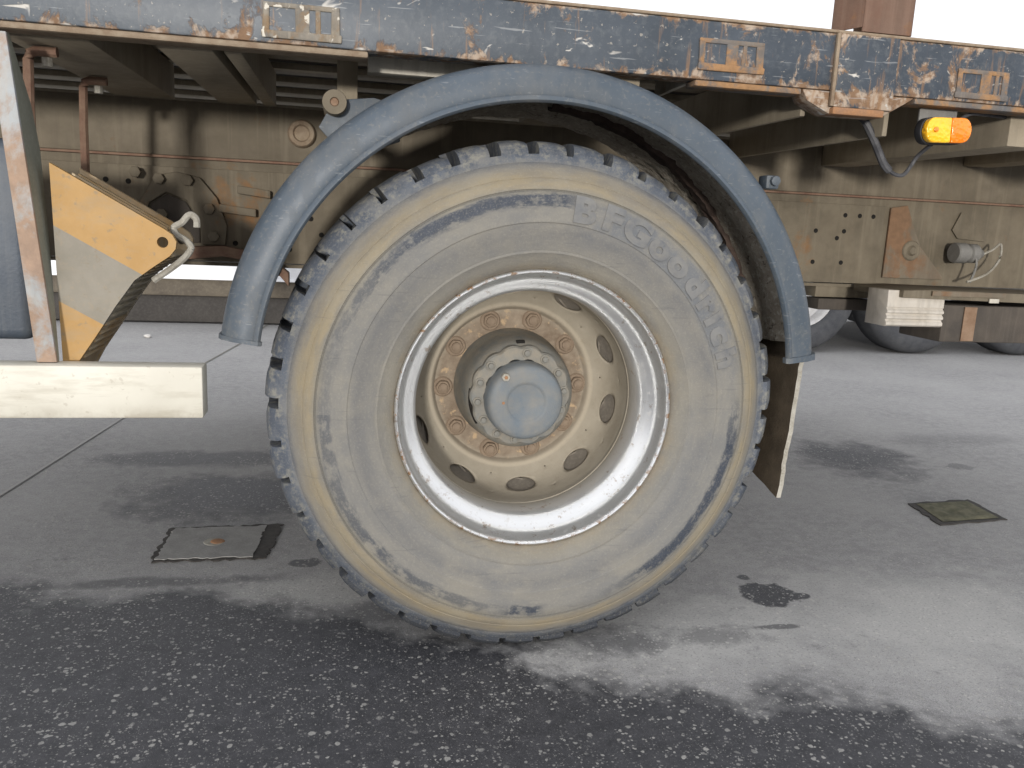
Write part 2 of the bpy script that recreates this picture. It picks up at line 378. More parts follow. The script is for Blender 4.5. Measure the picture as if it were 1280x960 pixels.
def mat_side_rail():
    t = NT('chipped_blue_paint'); X, Y, Z = t.xyz()
    n = t.noise(7, 6, .62); nf = t.noise(60, 6, .65); nb = t.noise(2.2, 4, .6)
    c = t.mix(t.th(n, .35, .7), (.030, .040, .053), (.060, .074, .093))
    glare = t.ramp(t.mth('MULTIPLY_ADD', X, .5, .5), [(.1, .75), (.75, .0)])          # glare painted in: the front half of the rail is paler
    c = t.mix(t.mul(glare, .62), c, t.mix(n, (.080, .10, .122), (.12, .14, .16)))
    c = t.mix(t.mul(t.th(nf, .5, .72), .30), c, (.19, .20, .2))
    xr = t.ramp(t.mth('MULTIPLY_ADD', X, .5, .5), [(.2, .01), (.6, .03), (.85, .052)])
    # rust blotches, growing towards the lower edge
    low = t.ramp(t.mth('MULTIPLY', t.mth('SUBTRACT', Z, 1.237), 8), [(0, .20), (.12, .12), (.28, .02), (.75, .0), (.93, .02), (1, .12)])
    rn = t.mth('ADD', t.mth('ADD', t.noise(16, 8, .72, t.map((1, 1, .7), (3, 1, 2)), .4), low), xr)
    rm = t.th(rn, .60, .665)
    rc = t.mix(t.noise(70, 5, .65), (.11, .058, .030), (.33, .20, .11))
    rc = t.mix(t.th(t.noise(40, 4, .6, t.map(loc=(8, 8, 8))), .46, .58), rc, (.42, .33, .25))
    c = t.mix(t.mul(rm, .92), c, rc)
    # down-streaks of rust
    st = t.noise(1, 4, .6, t.map((55, 55, 5)))
    c = t.mix(t.mul(t.th(t.mth('ADD', st, xr), .62, .70), .55), c, (.27, .15, .07))
    # white chips and horizontal scrapes
    ch = t.noise(26, 3, .55, t.map((.55, 1, 1.2), (1, 7, 3)), .7)
    chm = t.th(t.mth('ADD', ch, t.mul(low, .3)), .67, .715)
    c = t.mix(chm, c, t.mix(nf, (.40, .37, .32), (.66, .64, .60)))
    chs = t.th(t.noise(95, 3, .6, t.map(loc=(3, 2, 7))), .645, .67)
    c = t.mix(t.mul(chs, .5), c, (.42, .38, .32))
    scr = t.th(t.noise(1, 3, .5, t.map((9, 9, 160), rot=(0, .12, 0))), .655, .68)
    c = t.mix(t.mul(scr, .35), c, (.42, .43, .43))
    h = t.mth('SUBTRACT', t.mth('ADD', t.mul(n, .5), t.mul(nf, .4)), t.mul(t.mx(rm, chm), .6))
    return t.out(c, t.mth('MULTIPLY_ADD', rm, .35, .45), 0, t.bump(h, .35, .003), .45)

def mat_chock():
    t = NT('chock_paint'); X, Y, Z = t.xyz()
    # bands run parallel to the long upper edge of the chock
    dn = t.mth('ADD', t.mul(t.mth('ADD', X, .938), .497), t.mul(t.mth('SUBTRACT', Z, 1.016), .868))
    g = t.mul(t.mth('LESS_THAN', dn, -.0985), t.mth('GREATER_THAN', dn, -.221))
    n = t.noise(14, 7, .65); nf = t.noise(90, 5, .65)
    yel = t.mix(t.th(n, .35, .7), (.385, .225, .075), (.45, .275, .105))
    gr = t.mix(t.th(n, .35, .7), (.215, .195, .155), (.275, .25, .205))
    c = t.mix(g, yel, gr)
    c = t.mix(t.mul(t.th(nf, .55, .72), .3), c, (.38, .28, .17))
    wr = t.th(t.noise(40, 6, .7, t.map(loc=(3, 3, 1))), .585, .63)
    c = t.mix(t.mul(wr, .6), c, (.23, .185, .125))
    sm_ = t.th(t.noise(1, 6, .65, t.map((10, 10, 26), rot=(0, .5, 0))), .52, .66)
    c = t.mix(t.mul(sm_, .3), c, (.30, .25, .175))
    side = t.ramp(Y, [(.064, 0), (.070, .85)])  # faces behind the front plate lightened in colour where little light reaches
    c = t.mix(t.mul(side, t.th(t.noise(8, 6, .65, t.map(loc=(4, 1, 1))), .30, .60)), c, (.52, .45, .33))
    return t.out(c, .6, 0, t.bump(nf, .15, .001), .35)

M = {}
M['asphalt'] = mat_asphalt(); M['tyre'] = mat_tyre(); M['letter'] = mat_letter(); M['rim'] = mat_rim(); M['disc'] = mat_disc()
M['rail'] = mat_side_rail(); M['chock'] = mat_chock()
M['frame'] = m_painted('dusty_frame_paint', (.158, .130, .090), (.105, .088, .062), (.21, .178, .128), (.24, .13, .06), .7, .58, 5, .75)
M['subframe'] = m_painted('dusty_subframe_paint', (.165, .136, .095), (.115, .096, .068), (.22, .185, .135), (.22, .12, .055), .7, .60, 5, .75)
M['floor'] = m_painted('grimy_floor_planks', (.34, .30, .23), (.25, .22, .17), (.42, .37, .29), (.18, .10, .05), .5, .70, 8, .85)
M['beam'] = m_painted('dusty_beam_paint', (.33, .28, .205), (.26, .22, .16), (.39, .335, .25), (.23, .14, .07), .5, .70, 7, .8)
M['rust'] = m_simple('brown_rust', (.19, .115, .070), (.27, .185, .125), 22, .85, 0, .4)
M['rustorange'] = m_simple('orange_rust', (.33, .165, .075), (.24, .14, .085), 30, .85, 0, .4)
M['rustgrey'] = m_simple('rusty_plate', (.21, .15, .10), (.31, .25, .18), 38, .8, 0, .4)
M['plate'] = m_painted('chipped_plate_paint', (.20, .165, .12), (.10, .115, .13), (.34, .30, .24), (.25, .17, .10), .7, .50, 20, .7, chips=(.6, .56, .48))
M['plate2'] = m_painted('rusted_plate_paint', (.09, .10, .115), (.14, .11, .085), (.24, .20, .16), (.36, .20, .09), .5, .46, 14, .7)
M['gusset'] = m_painted('rust_stained_gusset', (.165, .145, .108), (.17, .12, .08), (.215, .19, .145), (.22, .125, .07), .5, .47, 6, .8)
M['rod'] = m_simple('rust_red_rod', (.17, .095, .065), (.24, .16, .11), 30, .8, 0, .3)
M['stake'] = m_painted('rusty_stake_steel', (.17, .095, .065), (.13, .075, .055), (.22, .15, .11), (.27, .14, .07), .5, .58, 9, .8)
M['fender'] = m_painted('faded_blue_grey_plastic', (.062, .080, .100), (.078, .098, .12), (.14, .145, .145), (.2, .2, .2), .4, .95, 5, .5, streak=False)
def mat_fender():
    t = NT('scuffed_slate_plastic'); n = t.noise(6, 6, .62); nf = t.noise(120, 4, .65); X, Y, Z = t.xyz()
    c = t.mix(t.th(n, .38, .62), (.060, .078, .098), (.078, .098, .121))
    film = t.mul(t.th(t.noise(9, 7, .65, t.map((1, 1, .45), (2, 3, 1))), .48, .62), .45)
    c = t.mix(film, c, (.15, .15, .145))
    c = t.mix(t.mul(t.th(nf, .56, .66), .4), c, (.17, .168, .155))
    sc = t.th(t.noise(1, 3, .5, t.map((30, 30, 190), rot=(0, .7, 0))), .655, .69)
    c = t.mix(t.mul(sc, .5), c, (.21, .225, .235))
    low = t.ramp(Z, [(.70, 1), (.95, 0)])
    c = t.mix(t.mul(low, t.th(t.noise(30, 6, .7), .46, .66), .30), c, (.16, .155, .14))
    return t.out(c, t.mth('MULTIPLY_ADD', film, .5, .46), 0, t.bump(t.mth('ADD', nf, n), .15, .002), .45)
M['fender'] = mat_fender()
def mat_bar():
    t = NT('grubby_cream_bar'); n = t.noise(5, 6, .62); X, Y, Z = t.xyz()
    c = t.mix(t.th(n, .35, .65), (.66, .635, .55), (.58, .555, .475))
    dr = t.th(t.noise(1, 6, .65, t.map((7, 20, 42), (1, 2, 5))), .50, .66)
    c = t.mix(t.mul(dr, .45), c, (.40, .365, .285))
    sp = t.th(t.noise(70, 4, .6), .63, .68)
    c = t.mix(t.mul(sp, .3), c, (.30, .25, .18))
    dn = t.ramp(t.mth('MULTIPLY_ADD', Z, 8, -4.3), [(0.08, .55), (.30, .0)])
    c = t.mix(t.mul(dn, t.th(t.noise(14, 6, .7), .38, .6)), c, (.33, .29, .22))
    return t.out(c, .5, 0, t.bump(n, .2, .002), .4)
M['bar'] = mat_bar()
M['hub'] = m_painted('blue_grey_hub_paint', (.120, .145, .168), (.155, .178, .195), (.22, .205, .175), (.30, .20, .12), .6, .70, 14, .6, streak=False)
M['hubdusty'] = m_painted('dusty_hub_paint', (.150, .158, .155), (.19, .188, .17), (.27, .235, .18), (.26, .165, .10), .75, .68, 14, .7, streak=False)
M['nut'] = m_simple('dirty_nut', (.20, .148, .105), (.28, .215, .155), 40, .8, 0, .3)
M['white'] = m_painted('cream_white_paint', (.64, .615, .53), (.57, .545, .46), (.44, .40, .31), (.35, .2, .1), .28, .78, 7, .45, streak=False)
M['oldwhite'] = m_painted('old_white_paint', (.66, .63, .55), (.58, .54, .46), (.40, .35, .28), (.34, .18, .09), .4, .60, 9, .6)
M['post'] = m_painted('pale_blue_rusted_post', (.36, .40, .43), (.42, .44, .45), (.36, .30, .23), (.36, .235, .155), .5, .44, 6, .65)
M['greenpost'] = m_simple('grey_green_grime', (.22, .225, .18), (.27, .27, .22), 14, .8)
M['bluebox'] = m_painted('dark_blue_box_paint', (.060, .078, .105), (.075, .095, .125), (.16, .165, .165), (.2, .13, .08), .3, .72, 7, .5)
def mat_mud():
    t = NT('caked_mud'); n = t.noise(18, 8, .7); nf = t.noise(85, 6, .7)
    c = t.mix(t.th(n, .35, .65), (.30, .262, .21), (.46, .41, .34))
    c = t.mix(t.mul(t.th(nf, .52, .60), .75), c, (.56, .53, .46))
    c = t.mix(t.mul(t.th(t.noise(60, 5, .7, t.map(loc=(2, 5, 2))), .58, .66), .8), c, (.07, .055, .042))
    return t.out(c, .95, 0, t.bump(t.mth('ADD', n, nf), .8, .006), .15)
M['mud'] = mat_mud()
M['flap'] = m_simple('muddy_rubber_flap', (.075, .058, .040), (.115, .09, .062), 26, .95, 0, .9, .15)
M['flapedge'] = m_simple('dusty_rubber_edge', (.40, .38, .33), (.24, .22, .18), 30, .9)
M['mudgroove'] = m_simple('dark_wet_mud', (.045, .03, .024), (.085, .058, .045), 40, .9, 0, .9)
M['rubber'] = m_simple('black_rubber', (.018, .018, .02), (.035, .035, .038), 30, .6)
M['cable'] = m_simple('grey_cable', (.05, .05, .055), (.10, .10, .105), 40, .55)
M['black'] = m_simple('black_hole_and_shadow', (.008, .007, .006), (.014, .012, .01), 20, .95)  # black for the bolt-hole discs and the painted shadow arcs on the hub
M['alu'] = m_painted('dusty_aluminium', (.62, .58, .52), (.54, .50, .44), (.44, .39, .32), (.3, .2, .12), .45, .8, 12, .5)
M['dark'] = m_painted('dark_brown_box_paint', (.075, .064, .054), (.055, .048, .042), (.12, .10, .08), (.17, .085, .04), .5, .62, 8, .8)
M['greymetal'] = m_simple('galvanised_bracket', (.17, .165, .155), (.22, .215, .2), 24, .6)
M['drum'] = m_simple('dusty_brake_drum', (.22, .195, .16), (.17, .15, .125), 14, .9)
def mat_lens(name, a, b, ):
    t = NT(name); v = t.vor(120); n = t.noise(25, 4, .6)
    c = t.mix(t.th(n, .35, .7), a, b)
    m = t.out(c, .18, 0, t.bump(v.outputs['Distance'], .7, .003), .5)
    t.b.inputs['Coat Weight'].default_value = .6; t.b.inputs['Coat Roughness'].default_value = .1
    return m
M['lensglow'] = mat_lens('amber_reflector_lens_returned_light', (1.0, .60, .02), (1.0, .48, .015))  # bright yellow paints in the light an amber reflector throws back
M['lensorange'] = mat_lens('orange_lamp_lens', (.95, .27, .006), (.85, .20, .006))
M['vanwhite'] = m_simple('white_van_paint', (.80, .81, .83), (.76, .77, .8), 3, .35)
M['sill'] = m_simple('brown_steel_sill', (.13, .11, .082), (.09, .075, .058), 5, .8)
M['darkshade'] = m_simple('dark_underbody_shade', (.055, .05, .045), (.04, .036, .033), 6, .85)  # dark colour for the shade under the van
M['glass'] = m_simple('dark_window_glass', (.03, .035, .04), None, 3, .1)
M['oldrim'] = m_simple('grey_trailer_rim', (.42, .42, .43), (.3, .29, .28), 16, .5)
M['oldtyre'] = m_simple('grey_worn_rubber', (.035, .037, .043), (.06, .062, .066), 9, .85)
M['patch'] = m_simple('smooth_asphalt_patch', (.30, .295, .28), (.23, .225, .215), 20, .9, 0, .5)
M['tar'] = m_simple('black_tar_joint', (.03, .027, .024), (.06, .053, .046), 60, .8, 0, .8)
M['moss'] = m_simple('mossy_dirt', (.085, .085, .052), (.17, .16, .105), 34, .95, 0, 1.0)
def mat_joint():
    t = NT('filled_joint'); X, Y, Z = t.xyz(); n = t.noise(30, 5, .65)
    return t.out(t.mix(t.ramp(t.mth('MULTIPLY', Y, .2), [(.40, 0), (.62, 1)]), t.mix(n, (.33, .325, .315), (.42, .41, .40)), t.mix(n, (.16, .155, .13), (.24, .235, .21))), .9, 0, t.bump(n, .4, .003), .3)
M['joint'] = mat_joint()
M['pebble'] = m_simple('pale_pebble', (.55, .53, .5), (.45, .44, .42), 60, .8)

# ------------------------------------------------------------------ ground
g = MB()
gv = [g.bm.verts.new(p) for p in ((-900, -900, 0), (900, -900, 0), (900, 900, 0), (-900, 900, 0))]; g.bm.faces.new(gv)
setp(g.build('ground', M['asphalt'], smooth=0), kind='structure')
j = MB()
jp = [(-1.62, .15), (-1.495, 1.16), (-1.387, 2.192), (-1.261, 3.643), (-1.148, 4.479), (-1.0, 6.2), (-.6, 11)]
jl = []; jr = []
for i, (x, y) in enumerate(jp):
    jl.append(j.bm.verts.new((x - .006, y, .004))); jr.append(j.bm.verts.new((x + .006, y, .004)))
for i in range(len(jp) - 1): j.bm.faces.new((jl[i], jr[i], jr[i + 1], jl[i + 1]))
setp(j.build('pavement_joint', M['joint'], smooth=0), kind='structure')

def ragged(pts, step=.012, amp=.004, seed=1):
    rr = random.Random(seed); out = []
    for i in range(len(pts)):
        a = Vector(pts[i]); b = Vector(pts[(i + 1) % len(pts)]); k = max(1, int((b - a).length / step))
        for q in range(k):
            p = a.lerp(b, q / k); out.append((p.x + rr.uniform(-amp, amp), p.y + rr.uniform(-amp, amp)))
    return out
cov = empty('utility_cover', (-.757, .7, 0), 'square asphalt-filled cover with dark joints and a rusty lifting hole, left of the big wheel', 'utility cover')
def lc(pts, o): return [(x - o[0], y - o[1]) for x, y in pts]
oc = (-.757, .7)
MB().prism(ragged(lc([(-.914, .574), (-.612, .572), (-.585, .835), (-.906, .828)], oc), .012, .007, 2), .0005, .0035, 'Z').build('joint_frame', M['tar'], cov, smooth=0)
MB().prism(ragged(lc([(-.902, .586), (-.648, .584), (-.634, .819), (-.895, .817)], oc), .012, .005, 3), .001, .0055, 'Z').build('cover_lid', M['patch'], cov, smooth=0)
MB().lathe([(0, .0085), (.014, .0085), (.019, .0070), (.021, .005)], 20, axis='Z').build('rusty_plug', M['rustorange'], cov, loc=(.0, .0, 0))
MB().lathe([(.0, .0064), (.028, .0064), (.030, .005)], 20, axis='Z').build('plug_rim', M['flapedge'], cov, loc=(-.009, .0, 0))
od = (1.752, .791)
dr = empty('drain_cover', (od[0], od[1], 0), 'small mossy square drain cover sunk in the asphalt right of the mud flap', 'drain cover')
MB().prism(ragged(lc([(1.630, .888), (1.902, .908), (1.880, .698), (1.590, .670)], od), .025, .007, 4), .0005, .004, 'Z').build('drain_frame', M['tar'], dr, smooth=0)
q = MB()
NX = 12
def bil(u, v):
    a, b, c_, d = [Vector(p) for p in lc([(1.652, .872), (1.880, .888), (1.862, .712), (1.620, .690)], od)]
    return a.lerp(b, u).lerp(d.lerp(c_, u), v)
grid = []
for i in range(NX + 1):
    row = []
    for k in range(NX + 1):
        p = bil(i / NX, k / NX); e = min(i, k, NX - i, NX - k)
        row.append(q.bm.verts.new((p.x, p.y, .0055 + (0 if e == 0 else .006 * rnd.random() + .004 * mnoise.noise((p.x * 20, p.y * 20, 0))))))
    grid.append(row)
for i in range(NX):
    for k in range(NX): q._face((grid[i][k], grid[i + 1][k], grid[i + 1][k + 1], grid[i][k + 1]))
q.build('mossy_fill', M['moss'], dr, smooth=60)
pb = MB(); bmesh.ops.create_icosphere(pb.bm, subdivisions=2, radius=.028)
for v in pb.bm.verts: v.co *= 1 + .35 * mnoise.noise(v.co * 50); v.co.z = v.co.z * .5 + .012
setp(pb.build('pebble', M['pebble'], loc=(-1.82, 4.715, 0), smooth=60), 'single pale stone lying on the far asphalt behind the wheel chock', 'stone')

# ------------------------------------------------------------------ truck
truck = empty('flatbed_truck', (0, 0, 0), 'dusty flatbed truck with rusty blue deck edge, arched mudguard and one large dirty wheel', 'truck')

# deck edge
b = MB(); b.box(-2.3, 2.5, 0, .06, 1.2495, 1.3625, .003)
b.prism([(.549, 1.226), (.600, 1.2035), (.725, 1.2035), (.784, 1.238), (.800, 1.2485), (.535, 1.2485)], .003, .058, 'Y', .002)
side_rail = b.build('side_rail', M['rail'], truck)
b = MB(); b.box(-2.3, 2.5, -.002, .075, 1.3632, 1.3695, .002); b.build('rail_cap', M['rustgrey'], side_rail)
b = MB(); b.box(-2.3, -.36, .003, .055, 1.2370, 1.2492, .004); b.build('rail_lip', M['rustgrey'], side_rail)
b = MB(); b.box(.296, .5335, .003, .055, 1.2370, 1.2492, .003); b.box(.8015, 2.5, .003, .055, 1.2370, 1.2492, .003); b.build('rail_lip', M['plate2'], side_rail)
b = MB(); b.box(.604, .742, -.0085, -.0005, 1.2165, 1.3622, .002); sp_ = b.build('stake_pocket', M['rail'], truck)
b = MB(); b.box(.602, .722, -.0115, .02, 1.2010, 1.2160, .003); b.build('pocket_foot', M['rustorange'], sp_)
b = MB(); b.box(.596, .6035, -.0095, -.0005, 1.217, 1.362, .0015); b.build('weld_bead', M['rustgrey'], sp_)
for cx, cz, w_, mt in ((-.481, 1.290, .138, 'plate'), (.367, 1.300, .140, 'plate2'), (.957, 1.288, .128, 'plate2')):
    h = .029; x0 = cx - w_ / 2
    b = MB()
    b.box(x0, x0 + w_, -.007, -.0008, cz + h - .009, cz + h, .0025); b.box(x0 - .002, x0 + w_ + .004, -.009, -.0008, cz - h - .004, cz - h + .010, .003)
    b.box(x0, x0 + .012, -.0075, -.0006, cz - h + .006, cz + h - .007, .002); b.box(x0 + .058, x0 + .083, -.0065, -.0006, cz - h + .006, cz + h - .007, .002)
    b.box(x0 + w_ - .016, x0 + w_, -.0078, -.0006, cz - h + .006, cz + h - .007, .002); b.box(x0 + .094, x0 + .103, -.006, -.0006, cz - h + .006, cz + h - .007, .002)
    for v_ in b.bm.verts:
        v_.co.y = -.0008 + (v_.co.y + .0008) * .55; v_.co.x += .0022 * mnoise.noise(v_.co * 45); v_.co.z += .0022 * mnoise.noise(v_.co * 45 + Vector((9, 3, 1)))
    lp = b.build('lashing_plate', M[mt], truck)
    b = MB(); b.box(x0 + .010, x0 + w_ - .010, -.0018, .004, cz - h + .006, cz + h - .006); b.build('slot_back', M['rail'], lp)

# floor planks seen from below
fp0 = MB().box(-2.3, 2.5, -.045, .045, 0, .018, .003).build('floor_plank', M['floor'], truck, loc=(0, .12, 1.335))
k = 0; y = .12
while y < 2.3:
    y += .118; k += 1
    dup(fp0, truck, (0, y, 1.335 + (.012 if k % 2 else -.008)))
MB().box(-2.3, 2.5, .06, 2.45, 1.356, 1.3625).build('deck_sheet', M['dark'], truck)
# cross members
for (x0, x1, z0) in ((-1.016, -.862, 1.235), (-.747, -.646, 1.235), (-.627, -.594, 1.235), (-1.5, -1.40, 1.235), (1.10, 1.20, 1.172), (1.62, 1.72, 1.20), (.10, .20, 1.235)):
    MB().box(x0, x1, .065, .845, z0, 1.3255, .003).build('cross_member', M['beam'], truck)
MB().box(.570, .582, .065, .845, 1.203, 1.3255, .002).build('cross_member', M['beam'], truck)
MB().box(.775, .787, .065, .845, 1.174, 1.3255, .002).build('cross_member', M['beam'], truck)
MB().prism([(.065, 1.25), (.25, 1.247), (.25, 1.305), (.065, 1.32)], .30, .312, 'X', .002).build('gusset_plate', M['oldwhite'], truck)
# frame
MB().box(-2.3, 2.6, .85, .93, 1.086, 1.2345, .004).build('subframe_beam', M['subframe'], truck)
b = MB(); b.box(-2.3, 2.6, .853, .861, .80, 1.083, .002); b.box(-2.3, 2.6, .861, .94, .785, .795); b.box(-2.3, 2.6, .861, .94, 1.072, 1.0825)
frame = b.build('frame_rail', M['frame'], truck)
b = MB(); b.box(-2.3, 1.35, .842, .8525, .799, 1.055, .002); b.build('frame_liner', M['frame'], truck)
b = MB(); b.box(-2.3, 2.6, .8385, .8535, 1.0785, 1.0855, .002); b.build('seam_weld', M['rod'], truck)
hb = MB().lathe([(0, -.0003), (.0052, -.0003), (.0056, .0003), (.0062, -.0007), (.0072, -.0007), (.0075, .0006)], 14)
hole = hb.build('bolt_hole', M['black'], frame, loc=(1.206, .8415, 1.02))
for x, z in ((1.259, 1.02), (1.309, 1.02), (1.106, .966), (1.208, .968), (1.107, .865), (1.21, .866), (1.185, .945), (-1.048, 1.012), (-.71, .852), (-.535, .905), (-.50, .93), (-.47, .885), (-.99, 1.01), (-.56, .84)):
    dup(hole, frame, (x, .8415, z))
# spring hanger and small fittings on the left of the frame
b = MB()
arch = [(-1.0, .875), (-.955, .965), (-.915, 1.03), (-.86, 1.042), (-.80, 1.03), (-.755, .975), (-.73, .90), (-.735, .845), (-.80, .845), (-.80, .90), (-.835, .965), (-.89, .985), (-.935, .955), (-.96, .875)]
b.prism(arch, .824, .8415, 'Y', .004)
hang = b.build('spring_hanger', M['frame'], truck)
MB().prism([(-.955, .88), (-.93, .955), (-.89, .98), (-.84, .962), (-.805, .90), (-.805, .85), (-.93, .84)], .835, .8405, 'Y', .002).build('hanger_web', M['dark'], hang)
for x, z in ((-.965, 1.035), (-.905, 1.02), (-.83, 1.02), (-.775, .945), (-.765, .87), (-.90, .925)):
    MB().prism([(x + .016 * math.cos(a * PI / 3), z + .016 * math.sin(a * PI / 3)) for a in range(6)], .806, .8235, 'Y', .002).build('hanger_bolt', M['frame'], hang)
for x, z, ln in ((-.655, .985, .09), (-.70, .932, .10)):
    bb = MB().prism([(x - ln / 2, z + .006), (x + ln / 2, z - .004), (x + ln / 2, z + .018), (x - ln / 2, z + .028)], .815, .8415, 'Y', .003).build('clip_plate', M['frame'], truck)
b = MB(); b.prism([(-.98, .785), (-.86, .80), (-.74, .815), (-.64, .80), (-.585, .765), (-.56, .735), (-.56, .775), (-.62, .825), (-.74, .845), (-.98, .83)], .80, .842, 'Y', .004); b.build('spring_end', M['rod'], truck)
MB().lathe([(0, -.003), (.020, -.003), (.024, -.010), (.034, -.010), (.038, -.004), (.040, .012)], 24).build('round_boss', M['rustgrey'], truck, loc=(-.525, .838, 1.166))

# right of the frame: gusset, valve, lower flange, boxes
b = MB(); b.prism([(1.372, .822), (1.372, 1.052), (1.432, 1.062), (1.462, 1.0), (1.50, .93), (1.60, .832), (1.60, .822)], .842, .852, 'Y', .002)
gp = b.build('gusset', M['gusset'], truck, label='rust-stained triangular gusset')
MB().lathe([(0, -.012), (.012, -.012), (.018, -.004), (.03, -.004), (.034, 0)], 18).build('gusset_boss', M['frame'], gp, loc=(1.465, .84, .915))
MB().prism([(1.615, .99), (1.642, 1.05), (1.662, 1.045), (1.75, .955), (1.64, .962)], .845, .852, 'Y', .002).build('small_gusset', M['frame'], truck)
v = MB().lathe([(0, 0), (.03, 0), (.034, .004), (.034, .040), (.026, .044), (.026, .052), (.032, .056), (.032, .082), (.024, .09), (.012, .11), (0, .11)], 18, axis='X').build('air_valve', M['greymetal'], truck, loc=(1.595, .80, .915))
MB().tube([(1.70, .80, .91), (1.735, .79, .93), (1.755, .78, .95), (1.75, .77, .90), (1.70, .76, .85), (1.63, .76, .822)], .004, 6, 5).build('valve_cable', M['flapedge'], v)
for o_ in v.children: o_.location = (-1.595, -.80, -.915)
MB().tube([(1.655, .785, .935), (1.665, .77, .88), (1.645, .765, .82)], .004, 6, 5).build('brake_pipe', M['greymetal'], truck)
b = MB(); b.prism([(1.265, .776), (2.5, .760), (2.5, .79), (1.38, .803), (1.265, .799)], .58, .838, 'Y', .003); b.build('lower_flange', M['frame'], truck)
b = MB(); b.box(1.36, 1.62, .572, .579, .785, .800, .001); b.build('flange_strip', M['gusset'], truck)
b = MB(); b.box(1.150, 1.375, .875, .95, .748, .795, .003); b.build('spring_seat', M['frame'], truck)
b = MB(); b.box(1.160, 1.355, .866, .95, .706, .744, .004); b.build('spring_leaf', M['dark'], truck)
b = MB()
prof = [(.600, .797), (.597, .746), (.601, .743), (.593, .735), (.593, .729), (.601, .725), (.593, .717), (.593, .711), (.601, .707), (.593, .699), (.593, .691), (.602, .686), (.70, .686), (.70, .797)]
b.prism(prof, 0, .198, 'X', .001)
ab = b.build('finned_box', M['alu'], truck, loc=(1.228, 0, 0)); ab.location.z = 0
MB().box(1.428, 2.2, .60, .80, .640, .757, .006).build('battery_box', M['dark'], truck)
MB().box(1.50, 1.545, .5945, .5985, .645, .752, .001).build('rust_strap', M['rust'], truck)
MB().box(1.565, 1.60, .573, .5785, .768, .782, .002).build('pale_clip', M['oldwhite'], truck)

# bracket, mounting tube, plates near the mudguard
b = MB(); b.lathe([(.009, .0), (.0235, .0), (.0245, .004), (.0245, .75), (.009, .02)], 24); tb = b.build('mounting_tube', M['frame'], truck, loc=(-.423, .09, 1.165))
MB().lathe([(0, .002), (.007, .002), (.012, .008), (.012, .03)], 14).build('tube_pin', M['rust'], tb)
MB().prism([(-.455, 1.118), (-.440, 1.145), (-.40, 1.176), (-.345, 1.183), (-.30, 1.172), (-.29, 1.10), (-.40, 1.06)], .125, .135, 'Y', .002).build('mudguard_bracket', M['fender'], truck)
MB().box(-.421, -.376, .30, .345, 1.195, 1.320, .002).build('hanger_plate', M['beam'], truck)
b = MB(); b.box(-.357, -.10, .15, .20, 1.236, 1.268, .002); b.build('white_bracket', M['oldwhite'], truck)
b = MB(); b.box(.505, .536, .06, .10, 1.045, 1.074, .004); b.disc_y(.523, 1.062, .011, .05, .062, 8, .001); b.build('mudguard_lug', M['fender'], truck)

# mudguard
FX, FZ = -.007, .620
prof = [(.636, .38), (.636, .02), (.6340, .004), (.6285, -.012), (.6190, -.024), (.6060, -.031), (.590, -.0335), (.5745, -.0335), (.571, -.0325), (.568, -.037), (.5615, -.0385), (.5570, -.034), (.5570, -.027),
        (.566, -.024), (.60, -.020), (.616, -.008), (.624, .012), (.626, .38)]
b = MB(); b.lathe(prof, 110, FX, FZ, 6.6, 171.8, close_prof=True, caps=True)
mg = b.build('mudguard', M['fender'], truck, smooth=50)
b = MB(); b.lathe([(.640, .05), (.640, -.006), (.630, -.024), (.604, -.038), (.585, -.0395), (.560, -.044), (.552, -.039), (.552, -.025), (.60, -.014), (.620, .05)], 3, FX, FZ, 5.4, 6.6, close_prof=True, caps=True)
b.build('end_lip', M['fender'], mg, smooth=50)
b = MB(); b.lathe([(.6375, .06), (.637, -.004), (.630, -.02), (.606, -.034), (.585, -.0365), (.560, -.041), (.554, -.036), (.554, -.025), (.60, -.015), (.62, .06)], 3, FX, FZ, 171.8, 172.6, close_prof=True, caps=True)
b.build('end_lip', M['fender'], mg, smooth=50)
# muddy inside of the arch: a lining with a dark groove between two strips
b = MB(); na, ny = 150, 30; rows = []
for i in range(na + 1):
    a = math.radians(8 + 154 * i / na); row = []
    for k in range(ny + 1):
        yy = .015 + .355 * k / ny
        rr = .612 + .005 * mnoise.noise((a * 9, yy * 22, 1)) + .004 * mnoise.noise((a * 31, yy * 60, 4))
        rr += .003 * mnoise.noise((a * 80, yy * 130, 9))
        rr -= .012 * min(1, max(0, (yy - .07) / .03)) + .026 * max(0, yy - .07) / .30
        row.append(b.bm.verts.new((FX + rr * math.cos(a), yy, FZ + rr * math.sin(a))))
    rows.append(row)
for i in range(na):
    for k in range(ny): b._face((rows[i][k], rows[i][k + 1], rows[i + 1][k + 1], rows[i + 1][k]))
b.build('arch_lining', M['mud'], mg, smooth=60)
b = MB(); rows = []
for i in range(91):
    a = math.radians(20 + 65 * i / 90); row = []
    for k in range(7):
        yy = .185 + .05 * k / 6 + .007 * mnoise.noise((a * 12, 3, k * .3))
        rr = .583 - (.004 if 0 < k < 6 else -.012) + .005 * mnoise.noise((a * 40, k * .9, 2))
        row.append(b.bm.verts.new((FX + rr * math.cos(a), yy, FZ + rr * math.sin(a))))
    rows.append(row)
for i in range(90):
    for k in range(6): b._face((rows[i][k], rows[i][k + 1], rows[i + 1][k + 1], rows[i + 1][k]))
b.build('lining_groove', M['mudgroove'], mg, smooth=60)
